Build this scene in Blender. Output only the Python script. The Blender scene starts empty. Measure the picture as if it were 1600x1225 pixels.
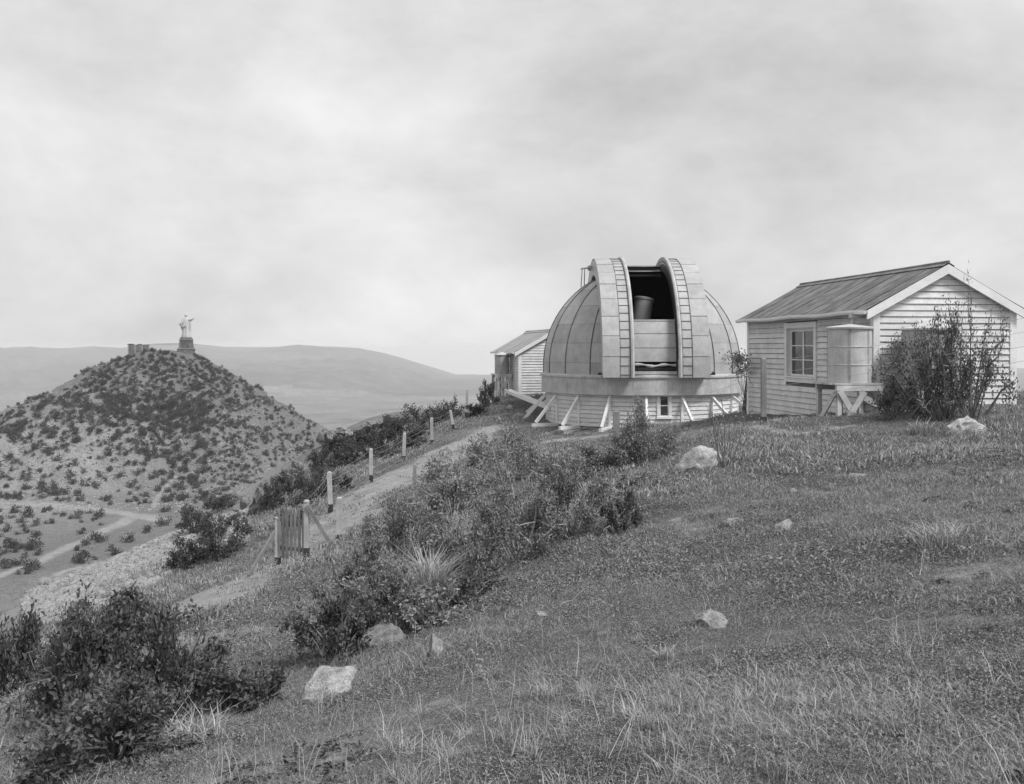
import bpy, bmesh, math, random
import numpy as np
from mathutils import Vector, Matrix

random.seed(7)
RNG = np.random.default_rng(7)
PI = math.pi
R = math.radians
scene = bpy.context.scene
COL = scene.collection

# ------------------------------------------------------------------ camera, sky, sun, exposure
F, CX, HY = 1500.0, 800.0, 545.0          # focal length and horizon of the photograph, in its own pixels
cam_d = bpy.data.cameras.new('camera')
cam_d.sensor_width = 36
cam_d.lens = 36 * F / 1600
cam_d.shift_y = -(612.5 - HY) / 1600
cam_d.clip_start = 0.05
cam_d.clip_end = 90000
cam = bpy.data.objects.new('camera', cam_d)
COL.objects.link(cam)
cam.location = (0, 0, 0)
cam.rotation_euler = (R(90), 0, 0)
scene.camera = cam

SUN_EL, SUN_AZ = 52, 128                  # elevation, and bearing clockwise from +Y: behind the camera, to the right
SUN_STRENGTH, SUN_ANGLE = 2.3, 15
sd = bpy.data.lights.new('sun', 'SUN')
sd.energy = SUN_STRENGTH
sd.angle = R(SUN_ANGLE)
sd.color = (1.0, 1.0, 1.0)                # the photograph is monochrome
sun = bpy.data.objects.new('sun', sd)
COL.objects.link(sun)
sv = Vector((math.sin(R(SUN_AZ)) * math.cos(R(SUN_EL)), math.cos(R(SUN_AZ)) * math.cos(R(SUN_EL)), math.sin(R(SUN_EL))))
sun.rotation_euler = sv.to_track_quat('Z', 'Y').to_euler()

world = bpy.data.worlds.new('World')
scene.world = world
world.use_nodes = True
wn, wl = world.node_tree.nodes, world.node_tree.links
wn.clear()
w_out = wn.new('ShaderNodeOutputWorld')
w_bg = wn.new('ShaderNodeBackground')
w_bg.inputs['Strength'].default_value = 0.1
w_sky = wn.new('ShaderNodeTexSky')
w_sky.sky_type = 'NISHITA'
w_sky.sun_disc = False
w_sky.sun_elevation = R(SUN_EL)
w_sky.sun_rotation = R(SUN_AZ)
w_bw = wn.new('ShaderNodeRGBToBW')
w_tc = wn.new('ShaderNodeTexCoord')
wl.new(w_sky.outputs[0], w_bw.inputs[0])


def wnoise(scale, detail, rough, loc, vscale, dist=0.0):
    mp = wn.new('ShaderNodeMapping')
    mp.inputs['Location'].default_value = loc
    mp.inputs['Scale'].default_value = vscale
    wl.new(w_tc.outputs['Generated'], mp.inputs['Vector'])
    nz = wn.new('ShaderNodeTexNoise')
    nz.inputs['Scale'].default_value = scale
    nz.inputs['Detail'].default_value = detail
    nz.inputs['Roughness'].default_value = rough
    nz.inputs['Distortion'].default_value = dist
    wl.new(mp.outputs[0], nz.inputs['Vector'])
    return nz.outputs[0]


def wmath(op, a, b=None, c=None, clamp=False):
    m = wn.new('ShaderNodeMath')
    m.operation = op
    m.use_clamp = clamp
    for i, v in enumerate((a, b, c)):
        if v is None:
            continue
        if hasattr(v, 'links'):
            wl.new(v, m.inputs[i])
        else:
            m.inputs[i].default_value = v
    return m.outputs[0]


# an overcast of soft clouds in two layers over the pale sky
n1 = wnoise(2.1, 10, 0.58, (2.7, 3.9, 4.28), (1.0, 1.0, 1.7), 0.25)
n2 = wnoise(5.5, 10, 0.62, (0.3, 2.4, 5.7), (1.0, 1.0, 2.2), 0.15)
c1 = wmath('MULTIPLY_ADD', n1, 2.6, -0.88, clamp=True)
c2 = wmath('MULTIPLY_ADD', n2, 1.8, -0.45, clamp=True)
cl = wmath('ADD', wmath('MULTIPLY', c1, 0.68), wmath('MULTIPLY', c2, 0.32))
cloud = wmath('MULTIPLY_ADD', cl, 3.6, 3.3)
mixs = wmath('ADD', wmath('MULTIPLY', cloud, 0.93), wmath('MULTIPLY', w_bw.outputs[0], 0.07))
wl.new(mixs, w_bg.inputs['Color'])
wl.new(w_bg.outputs[0], w_out.inputs[0])

scene.view_settings.view_transform = 'Standard'
scene.view_settings.look = 'None'
scene.view_settings.exposure = 0.62
scene.view_settings.gamma = 1.0
scene.view_settings.use_curve_mapping = False
scene.cycles.max_bounces = 8
scene.cycles.diffuse_bounces = 3
scene.cycles.transparent_max_bounces = 16
scene.cycles.volume_bounces = 3
scene.cycles.use_denoising = True

# ------------------------------------------------------------------ helpers


def setp(o, label=None, cat=None, group=None, kind=None):
    if label: o['label'] = label
    if cat: o['category'] = cat
    if group: o['group'] = group
    if kind: o['kind'] = kind
    return o


def thing(name, label, cat, loc=(0, 0, 0), rotz=0.0, group=None):
    o = bpy.data.objects.new(name, None)
    o.empty_display_size = 0.2
    COL.objects.link(o)
    o.location = loc
    o.rotation_euler = (0, 0, rotz)
    return setp(o, label, cat, group)


def link(name, me, parent=None):
    o = bpy.data.objects.new(name, me)
    COL.objects.link(o)
    if parent is not None:
        o.parent = parent
    return o


def np_mesh(name, verts, quads=None, tris=None, smooth=False):
    me = bpy.data.meshes.new(name)
    verts = np.asarray(verts, dtype=np.float32)
    loops, starts, tot = [], [], 0
    if quads is not None and len(quads):
        q = np.asarray(quads, dtype=np.int32)
        loops.append(q.ravel())
        starts.append(np.arange(len(q), dtype=np.int32) * 4)
        tot = len(q) * 4
    if tris is not None and len(tris):
        t = np.asarray(tris, dtype=np.int32)
        loops.append(t.ravel())
        starts.append(np.arange(len(t), dtype=np.int32) * 3 + tot)
    loops = np.concatenate(loops)
    starts = np.concatenate(starts)
    me.vertices.add(len(verts))
    me.vertices.foreach_set('co', verts.ravel())
    me.loops.add(len(loops))
    me.loops.foreach_set('vertex_index', loops)
    me.polygons.add(len(starts))
    me.polygons.foreach_set('loop_start', starts)
    if smooth:
        me.polygons.foreach_set('use_smooth', np.ones(len(starts), dtype=bool))
    me.update(calc_edges=True)
    return me


def add_attr(me, name, vals):
    a = me.attributes.new(name, 'FLOAT', 'POINT')
    a.data.foreach_set('value', np.asarray(vals, dtype=np.float32))


class MB:
    def __init__(self):
        self.v, self.f, self.m, self.mi = [], [], [], 0

    def quadbox(self, pts):
        b = len(self.v)
        self.v += [tuple(p) for p in pts]
        for q in ((0, 3, 2, 1), (4, 5, 6, 7), (0, 1, 5, 4), (1, 2, 6, 5), (2, 3, 7, 6), (3, 0, 4, 7)):
            self.f.append(tuple(b + i for i in q))
            self.m.append(self.mi)
        return self

    def box(self, x0, x1, y0, y1, z0, z1):
        return self.quadbox([(x0, y0, z0), (x1, y0, z0), (x1, y1, z0), (x0, y1, z0),
                             (x0, y0, z1), (x1, y0, z1), (x1, y1, z1), (x0, y1, z1)])

    def beam(self, p0, p1, w, h, up=(0, 0, 1), taper=1.0):
        p0, p1 = Vector(p0), Vector(p1)
        d = (p1 - p0).normalized()
        upv = Vector(up)
        if abs(d.dot(upv)) > 0.98:
            upv = Vector((0, 1, 0))
        s = d.cross(upv).normalized()
        u = s.cross(d).normalized()
        pts = []
        for p, k in ((p0, 1.0), (p1, taper)):
            for a, b in ((-1, -1), (1, -1), (1, 1), (-1, 1)):
                pts.append(p + s * (a * w / 2 * k) + u * (b * h / 2 * k))
        return self.quadbox(pts)

    def tube(self, pts, r, n=6, caps=True):
        pts = [Vector(p) for p in pts]
        rs = r if isinstance(r, (list, tuple)) else [r] * len(pts)
        b = len(self.v)
        prev = None
        for i, p in enumerate(pts):
            d = (pts[min(i + 1, len(pts) - 1)] - pts[max(i - 1, 0)]).normalized()
            ref = prev if prev is not None else (Vector((0, 0, 1)) if abs(d.z) < 0.9 else Vector((1, 0, 0)))
            s = (ref - d * ref.dot(d)).normalized()
            prev = s
            t = d.cross(s)
            for k in range(n):
                a = 2 * PI * k / n
                self.v.append(tuple(p + (s * math.cos(a) + t * math.sin(a)) * rs[i]))
        for i in range(len(pts) - 1):
            for k in range(n):
                self.f.append((b + i * n + k, b + i * n + (k + 1) % n, b + (i + 1) * n + (k + 1) % n, b + (i + 1) * n + k))
                self.m.append(self.mi)
        if caps:
            self.f.append(tuple(b + k for k in reversed(range(n))))
            self.f.append(tuple(b + (len(pts) - 1) * n + k for k in range(n)))
            self.m += [self.mi] * 2
        return self

    def lathe(self, prof, n=24, cx=0, cy=0, close_top=True, close_bot=False):
        b = len(self.v)
        for r, z in prof:
            for k in range(n):
                a = 2 * PI * k / n
                self.v.append((cx + r * math.cos(a), cy + r * math.sin(a), z))
        for i in range(len(prof) - 1):
            for k in range(n):
                self.f.append((b + i * n + k, b + i * n + (k + 1) % n, b + (i + 1) * n + (k + 1) % n, b + (i + 1) * n + k))
                self.m.append(self.mi)
        if close_top:
            self.f.append(tuple(b + (len(prof) - 1) * n + k for k in range(n)))
            self.m.append(self.mi)
        if close_bot:
            self.f.append(tuple(b + k for k in reversed(range(n))))
            self.m.append(self.mi)
        return self

    def grid(self, rows):
        b = len(self.v)
        n = len(rows[0])
        for row in rows:
            self.v += [tuple(p) for p in row]
        for i in range(len(rows) - 1):
            for k in range(n - 1):
                self.f.append((b + i * n + k, b + i * n + k + 1, b + (i + 1) * n + k + 1, b + (i + 1) * n + k))
                self.m.append(self.mi)
        return self

    def mesh(self, name, mats, smooth=False, bevel=0.0):
        me = bpy.data.meshes.new(name)
        me.from_pydata(self.v, [], self.f)
        for mt in (mats if isinstance(mats, (list, tuple)) else [mats]):
            me.materials.append(mt)
        me.polygons.foreach_set('material_index', np.array(self.m, dtype=np.int32))
        if smooth:
            me.polygons.foreach_set('use_smooth', np.ones(len(self.f), dtype=bool))
        me.update()
        return me

    def build(self, name, mats, parent=None, smooth=False):
        o = link(name, self.mesh(name, mats, smooth), parent)
        if smooth:
            auto_smooth(o.data)
        return o


def auto_smooth(me, deg=40):
    try:
        bm = bmesh.new()
        bm.from_mesh(me)
        for e in bm.edges:
            if len(e.link_faces) == 2 and e.calc_face_angle(0) > R(deg):
                e.smooth = False
        bm.to_mesh(me)
        bm.free()
    except Exception:
        pass


# ------------------------------------------------------------------ materials (all neutral greys)


class NT:
    def __init__(self, name):
        self.mat = bpy.data.materials.new(name)
        self.mat.use_nodes = True
        self.n, self.l = self.mat.node_tree.nodes, self.mat.node_tree.links
        self.bsdf = self.n['Principled BSDF']
        self.tc = self.n.new('ShaderNodeTexCoord')

    def set(self, node, i, v):
        if hasattr(v, 'links'):
            self.l.new(v, node.inputs[i])
        else:
            node.inputs[i].default_value = v

    def noise(self, scale, detail=4, rough=0.55, coord='Object', vscale=None, dist=0.0):
        nz = self.n.new('ShaderNodeTexNoise')
        nz.inputs['Scale'].default_value = scale
        nz.inputs['Detail'].default_value = detail
        nz.inputs['Roughness'].default_value = rough
        nz.inputs['Distortion'].default_value = dist
        src = self.tc.outputs[coord]
        if vscale:
            mp = self.n.new('ShaderNodeMapping')
            mp.inputs['Scale'].default_value = vscale
            self.l.new(src, mp.inputs['Vector'])
            src = mp.outputs[0]
        self.l.new(src, nz.inputs['Vector'])
        return nz.outputs[0]

    def voronoi(self, scale, coord='Object', out='Distance', rand=1.0):
        nz = self.n.new('ShaderNodeTexVoronoi')
        nz.inputs['Scale'].default_value = scale
        self.l.new(self.tc.outputs[coord], nz.inputs['Vector'])
        return nz.outputs[out]

    def math(self, op, a, b=None, c=None, clamp=False):
        m = self.n.new('ShaderNodeMath')
        m.operation = op
        m.use_clamp = clamp
        for i, v in enumerate((a, b, c)):
            if v is not None:
                self.set(m, i, v)
        return m.outputs[0]

    def remap(self, v, a, b, lo, hi):
        m = self.n.new('ShaderNodeMapRange')
        m.clamp = True
        for i, x in enumerate((v, a, b, lo, hi)):
            self.set(m, i, x)
        return m.outputs[0]

    def mix(self, f, a, b):
        m = self.n.new('ShaderNodeMix')
        m.data_type = 'FLOAT'
        self.set(m, 0, f)
        self.set(m, 2, a)
        self.set(m, 3, b)
        return m.outputs[0]

    def attr(self, name):
        a = self.n.new('ShaderNodeAttribute')
        a.attribute_name = name
        return a.outputs['Fac']

    def rand(self):
        return self.n.new('ShaderNodeObjectInfo').outputs['Random']

    def finish(self, val, rough=0.85, bump=None, bdist=0.02, bstr=0.5, spec=0.3, metal=0.0):
        self.l.new(val, self.bsdf.inputs['Base Color'])
        if hasattr(rough, 'links'):
            self.l.new(rough, self.bsdf.inputs['Roughness'])
        else:
            self.bsdf.inputs['Roughness'].default_value = rough
        self.bsdf.inputs['Specular IOR Level'].default_value = spec
        self.bsdf.inputs['Metallic'].default_value = metal
        if bump is not None:
            b = self.n.new('ShaderNodeBump')
            b.inputs['Strength'].default_value = bstr
            b.inputs['Distance'].default_value = bdist
            self.l.new(bump, b.inputs['Height'])
            self.l.new(b.outputs[0], self.bsdf.inputs['Normal'])
        return self.mat


def mat_paint(name, v, dirt=0.25, grain=(0.6, 0.6, 14), rough=0.75, spots=0.1, rnd=0.10, dent=0.0):
    t = NT(name)
    a = t.noise(2.2, 6, 0.62)
    g = t.noise(3.0, 5, 0.6, vscale=grain)
    s = t.noise(26, 3, 0.5)
    val = t.math('MULTIPLY', v, t.remap(a, 0.3, 0.72, 1.0 - dirt, 1.04))
    val = t.math('MULTIPLY', val, t.remap(g, 0.3, 0.7, 1.0 - dirt * 0.5, 1.03))
    val = t.math('MULTIPLY', val, t.remap(s, 0.28, 0.42, 1.0 - spots, 1.0))
    val = t.math('MULTIPLY', val, t.remap(t.rand(), 0, 1, 1 - rnd, 1.0))
    if dent:
        dn = t.noise(1.6, 3, 0.5)
        h = t.math('ADD', t.math('MULTIPLY', dn, dent), t.math('MULTIPLY', g, 0.004))
        return t.finish(val, rough, h, 1.0, 0.55)
    return t.finish(val, rough, g, 0.004, 0.4)


M = {}
M['paint'] = mat_paint('white_paint', 0.70, 0.18)
M['trim'] = mat_paint('trim_paint', 0.80, 0.14)
M['old_trim'] = mat_paint('weathered_paint', 0.66, 0.38, rnd=0.2)
M['board'] = mat_paint('board_paint', 0.79, 0.26, grain=(0.5, 0.5, 10), spots=0.25, rnd=0.14)
M['backing'] = mat_paint('shade_line_backing', 0.16, 0.3)  # dark tone seen between boards, painted in as their shadow lines
M['dome'] = mat_paint('dome_sheet', 0.47, 0.24, grain=(5, 5, 0.6), rough=0.5, spots=0.25, rnd=0.2, dent=0.05)
M['shutter'] = mat_paint('shutter_sheet', 0.50, 0.24, grain=(5, 5, 0.6), rough=0.5, spots=0.25, rnd=0.16, dent=0.05)
M['band'] = mat_paint('band_sheet', 0.58, 0.36, grain=(5, 5, 0.5), rough=0.6, spots=0.2, dent=0.03)
M['galv'] = mat_paint('galvanised_iron', 0.62, 0.26, grain=(6, 6, 0.5), rough=0.5, spots=0.25, rnd=0.08, dent=0.02)
M['galv_old'] = mat_paint('stained_iron', 0.50, 0.4, grain=(7, 7, 0.5), rough=0.6, spots=0.3)
M['roof'] = mat_paint('roof_iron', 0.31, 0.6, grain=(0.7, 6, 0.7), rough=0.6, spots=0.3, rnd=0.3)
M['roof_pale'] = mat_paint('pale_roof_iron', 0.40, 0.2, grain=(0.7, 6, 0.7), rough=0.55, rnd=0.12)
M['seam'] = mat_paint('dark_seam', 0.15, 0.3)
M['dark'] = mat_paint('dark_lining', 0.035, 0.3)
M['iron'] = mat_paint('black_iron', 0.06, 0.3, rough=0.55)
M['wood'] = mat_paint('bare_wood', 0.38, 0.45, grain=(9, 9, 0.7), spots=0.2, rnd=0.35)
M['post'] = mat_paint('pale_post', 0.60, 0.4, grain=(9, 9, 0.7), rnd=0.2)
M['grey_post'] = mat_paint('grey_post', 0.30, 0.35, grain=(9, 9, 0.7), rnd=0.2)
M['tar'] = mat_paint('tarred_wood', 0.06, 0.4)
M['canvas'] = mat_paint('canvas', 0.48, 0.25, grain=(3, 3, 1))
M['tube'] = mat_paint('telescope_metal', 0.30, 0.3, rough=0.4)  # metal tone lowered, putting the dimness inside the dome into its colour
M['marble'] = mat_paint('white_stone', 0.56, 0.22, grain=(1, 1, .3))
M['wire'] = mat_paint('wire', 0.42, 0.2, rough=0.5)


def mat_rock(name, v, sc=3.0):
    t = NT(name)
    a = t.noise(sc, 8, 0.65)
    b = t.noise(sc * 7, 5, 0.6)
    c = t.voronoi(sc * 1.6)
    val = t.math('MULTIPLY', v, t.remap(a, 0.35, 0.65, 0.5, 1.3))
    val = t.math('MULTIPLY', val, t.remap(b, 0.35, 0.6, 0.6, 1.15))
    val = t.math('MULTIPLY', val, t.remap(t.rand(), 0, 1, 0.8, 1.15))
    h = t.math('ADD', t.math('MULTIPLY', a, 1.0), t.math('MULTIPLY', b, 0.35))
    return t.finish(val, 0.92, h, 0.12 / sc, 0.7, 0.2)


M['rock'] = mat_rock('grey_rock', 0.37)
M['rock_dark'] = mat_rock('dark_rock', 0.27)
M['outcrop'] = mat_rock('pale_outcrop', 0.215, 2.4)
M['scree'] = mat_rock('scree_stone', 0.33, 5)
M['masonry'] = mat_rock('masonry_stone', 0.34, 4)
M['far_stone'] = mat_rock('pedestal_stone', 0.16, 0.5)


def mat_glass():
    t = NT('window_glass')
    v = t.noise(1.5, 3)
    t.bsdf.inputs['Roughness'].default_value = 0.06
    t.bsdf.inputs['Specular IOR Level'].default_value = 0.6
    val = t.remap(v, 0.3, 0.7, 0.03, 0.06)
    return t.finish(val, 0.06, spec=0.7)


M['glass'] = mat_glass()
M['curtain'] = mat_paint('curtain_cloth', 0.5, 0.3, grain=(20, 20, .3))


def mat_leaf(name, lo, hi, trans=0.25):
    t = NT(name)
    s = t.attr('shade')
    r = t.rand()
    val = t.mix(s, lo, hi)
    val = t.math('MULTIPLY', val, t.remap(r, 0, 1, 0.82, 1.15))
    m = t.finish(val, 0.6, spec=0.35)
    tr = t.n.new('ShaderNodeBsdfTranslucent')
    t.l.new(val, tr.inputs['Color'])
    ms = t.n.new('ShaderNodeMixShader')
    ms.inputs[0].default_value = trans
    t.l.new(t.bsdf.outputs[0], ms.inputs[1])
    t.l.new(tr.outputs[0], ms.inputs[2])
    t.l.new(ms.outputs[0], t.n['Material Output'].inputs[0])
    return m


M['leaf'] = mat_leaf('shrub_leaf', 0.11, 0.40)
M['leaf_dark'] = mat_leaf('dark_leaf', 0.055, 0.23)
M['leaf_far'] = mat_leaf('far_leaf', 0.05, 0.13)
M['leaf_hill'] = mat_leaf('hill_leaf', 0.03, 0.095)
M['leaf_dry'] = mat_leaf('dry_leaf', 0.08, 0.16)
M['grass'] = mat_leaf('grass_blade', 0.12, 0.44)
M['herb'] = mat_leaf('herb_leaf', 0.09, 0.38)
M['straw'] = mat_leaf('straw', 0.28, 0.58)
M['twig'] = mat_paint('twig_bark', 0.22, 0.4, rnd=0.3)
M['pale_twig'] = mat_paint('pale_twig', 0.42, 0.3, rnd=0.3)


def mat_ground():
    t = NT('ground_soil')
    p = t.attr('path')
    sc = t.attr('scree')
    a = t.noise(0.35, 6, 0.6)
    b = t.noise(5.0, 8, 0.7)
    c = t.noise(38, 4, 0.7)
    d = t.noise(0.9, 5, 0.6)
    grass = t.math('MULTIPLY', 0.16, t.remap(b, 0.3, 0.7, 0.55, 1.4))
    grass = t.math('MULTIPLY', grass, t.remap(a, 0.35, 0.65, 0.8, 1.2))
    grass = t.math('MULTIPLY', grass, t.remap(c, 0.3, 0.7, 0.45, 1.55))
    dirt = t.math('MULTIPLY', 0.30, t.remap(d, 0.3, 0.7, 0.78, 1.16))
    dirt = t.math('MULTIPLY', dirt, t.remap(c, 0.3, 0.7, 0.7, 1.2))
    dirt = t.math('MULTIPLY', dirt, t.remap(b, 0.3, 0.7, 0.72, 1.2))
    pm = t.remap(t.math('ADD', p, t.math('MULTIPLY_ADD', b, 0.9, -0.45)), 0.35, 0.65, 0.0, 1.0)
    v = t.mix(pm, grass, dirt)
    st = t.voronoi(3.2)
    stone = t.math('MULTIPLY', 0.25, t.remap(c, 0.3, 0.7, 0.6, 1.3))
    stone = t.math('MULTIPLY', stone, t.remap(b, 0.3, 0.7, 0.7, 1.25))
    sm = t.remap(t.math('ADD', sc, t.math('MULTIPLY_ADD', a, 0.8, -0.4)), 0.35, 0.7, 0.0, 1.0)
    v = t.mix(sm, v, stone)
    h = t.math('ADD', t.math('MULTIPLY', b, 0.7), t.math('MULTIPLY', c, 0.4))
    return t.finish(v, 0.95, h, 0.06, 0.6, 0.15)


def mat_hill():
    t = NT('hill_soil')
    p = t.attr('road')
    vg = t.attr('veg')
    a = t.noise(0.02, 6, 0.6)
    b = t.noise(0.25, 8, 0.72)
    c = t.noise(1.3, 4, 0.75)
    soil = t.math('MULTIPLY', 0.24, t.remap(b, 0.3, 0.7, 0.6, 1.3))
    soil = t.math('MULTIPLY', soil, t.remap(c, 0.3, 0.7, 0.65, 1.35))
    soil = t.math('MULTIPLY', soil, t.remap(a, 0.35, 0.65, 0.8, 1.12))
    herb = t.math('MULTIPLY', 0.13, t.remap(c, 0.3, 0.7, 0.6, 1.4))
    hm = t.remap(t.math('ADD', vg, t.math('MULTIPLY_ADD', b, 1.2, -0.6)), 0.3, 0.7, 0.0, 1.0)
    v = t.mix(hm, soil, herb)
    road = t.math('MULTIPLY', 0.275, t.remap(b, 0.3, 0.7, 0.75, 1.15))
    pm = t.remap(t.math('ADD', p, t.math('MULTIPLY_ADD', b, 1.2, -0.6)), 0.25, 0.8, 0.0, 1.0)
    v = t.mix(pm, v, road)
    h = t.math('ADD', b, t.math('MULTIPLY', c, 0.5))
    return t.finish(v, 0.95, h, 0.8, 0.6, 0.1)


def mat_far(name, v, sc):
    t = NT(name)
    a = t.noise(sc, 8, 0.65)
    b = t.noise(sc * 8, 5, 0.6)
    val = t.math('MULTIPLY', v, t.remap(a, 0.35, 0.65, 0.6, 1.4))
    val = t.math('MULTIPLY', val, t.remap(b, 0.35, 0.65, 0.75, 1.3))
    return t.finish(val, 0.95, spec=0.1)


M['ground'] = mat_ground()
M['hill'] = mat_hill()
M['plain'] = mat_far('plain_fields', 0.13, 0.004)
M['mountain'] = mat_far('mountain_scrub', 0.075, 0.0015)

# ------------------------------------------------------------------ terrain heights


def sst(a, b, x):
    t = np.clip((x - a) / (b - a), 0, 1)
    return t * t * (3 - 2 * t)


_perm = np.random.default_rng(3).random((256, 256))


def vnoise(x, y):
    xi, yi = np.floor(x).astype(np.int64), np.floor(y).astype(np.int64)
    fx, fy = x - xi, y - yi
    fx, fy = fx * fx * (3 - 2 * fx), fy * fy * (3 - 2 * fy)
    a = _perm[xi & 255, yi & 255]
    b = _perm[(xi + 1) & 255, yi & 255]
    c = _perm[xi & 255, (yi + 1) & 255]
    d = _perm[(xi + 1) & 255, (yi + 1) & 255]
    return (a + (b - a) * fx) * (1 - fy) + (c + (d - c) * fx) * fy - 0.5


def fbm(x, y, o=4, g=0.5):
    s, a = 0, 1.0
    for i in range(o):
        s = s + a * vnoise(x * 2 ** i + 17.3 * i, y * 2 ** i + 5.1 * i)
        a *= g
    return s


def ray(px, py, d):
    return ((px - CX) / F * d, d, -(py - HY) / F * d)


CTRL = [ray(*p) for p in [
    (450, 1151, 5.5), (800, 1151, 4.2), (1150, 1151, 3.8), (1500, 1151, 3.5), (100, 1151, 7.5),
    (515, 1070, 7.6), (700, 1000, 8), (900, 1000, 7), (1200, 1000, 6.2), (1500, 1000, 5.5),
    (900, 880, 12), (1050, 865, 11.5), (1230, 830, 11), (1500, 850, 8.5), (1500, 750, 12.5), (1430, 680, 19),
    (1520, 655, 20), (1320, 657, 23.4), (1250, 662, 22), (1420, 652, 21), (1350, 745, 14), (1190, 664, 23), (1200, 690, 20), (1085, 727, 19), (1000, 800, 15),
    (900, 760, 22), (960, 699, 33), (900, 697, 38), (850, 694, 41), (1100, 660, 42), (1000, 668, 41),
    (1160, 645, 36), (1170, 643, 33), (1300, 651, 26), (1375, 643, 24.4), (1530, 640, 24.8), (1150, 640, 47), (811, 621, 53), (770, 628, 54),
    (480, 863, 24), (517, 800, 30), (580, 754, 35), (630, 721.6, 40), (675, 695.5, 44), (711, 671, 46), (728, 652, 50),
    (680, 720, 38), (600, 800, 27), (540, 850, 23), (450, 900, 19.5), (330, 930, 20), (280, 1000, 15), (400, 960, 14.5),
    (500, 960, 12.5), (600, 950, 11.5), (700, 880, 15), (600, 880, 17), (750, 780, 24), (800, 720, 33), (720, 690, 42),
    (760, 650, 49), (400, 880, 26), (300, 870, 32), (250, 920, 26), (150, 900, 40), (80, 910, 45), (80, 1000, 24),
    (100, 1080, 12), (200, 1050, 10), (230, 850, 58), (310, 810, 64), (390, 790, 58), (450, 740, 58), (500, 695, 70),
    (560, 672, 80), (640, 650, 80), (700, 640, 75), (600, 700, 58), (540, 740, 45), (470, 790, 40)]]
CTRL += [(0, 0, -1.62), (0, -10, -1.2), (10, -10, -0.5), (-10, -10, -5), (-30, 75, -25), (-24, 100, -32), (-14, 115, -30),
         (-5, 112, -24), (10, 100, -14), (28, 95, -10), (-48, 60, -30), (-42, 30, -21), (-26, 20, -13.5), (-15, 8, -8.3),
         (-25, -10, -12), (20, 20, -1.0), (20, 5, -0.8), (30, 40, -2.2), (22, 62, -3.4), (6.3, 47, -3.35), (14, 52, -3.1),
         (60, 0, -6), (60, 60, -12), (40, -60, -12), (-40, -60, -28), (0, -70, -14), (-80, 20, -42), (-70, 90, -45), (70, 110, -25),
         (5, 60, -3.2), (2, 72, -4.6), (12, 75, -4.8)]
CTRL = np.array(CTRL)


def tps_fit(P, lam=0.02):
    n = len(P)
    d2 = ((P[:, None, :2] - P[None, :, :2]) ** 2).sum(-1)
    K = np.where(d2 > 0, 0.5 * d2 * np.log(np.maximum(d2, 1e-12)), 0) + lam * np.eye(n)
    Q = np.hstack([np.ones((n, 1)), P[:, :2]])
    A = np.zeros((n + 3, n + 3))
    A[:n, :n], A[:n, n:], A[n:, :n] = K, Q, Q.T
    return np.linalg.solve(A, np.concatenate([P[:, 2], np.zeros(3)]))


TPS = tps_fit(CTRL)


def tps(x, y):
    out = np.empty(len(x))
    for i in range(0, len(x), 40000):
        xs, ys = x[i:i + 40000], y[i:i + 40000]
        d2 = (xs[:, None] - CTRL[None, :, 0]) ** 2 + (ys[:, None] - CTRL[None, :, 1]) ** 2
        U = 0.5 * d2 * np.log(np.maximum(d2, 1e-12))
        out[i:i + 40000] = U @ TPS[:-3] + TPS[-3] + TPS[-2] * xs + TPS[-1] * ys
    return out


SKY_PX = np.array([-900, -200, 66, 110, 145, 190, 236, 269, 302, 350, 403, 440, 468, 520, 560, 600, 640, 680, 710, 740, 800, 1000, 1150, 1180, 1300, 2600])
SKY_PY = np.array([560, 548, 543.5, 543, 541, 543, 537, 536, 537, 542, 542, 541, 539.5, 542, 544, 552, 563, 575, 585, 598, 590, 580, 576, 577, 574, 570])
HILLC = (-219.0, 603.0)


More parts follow.
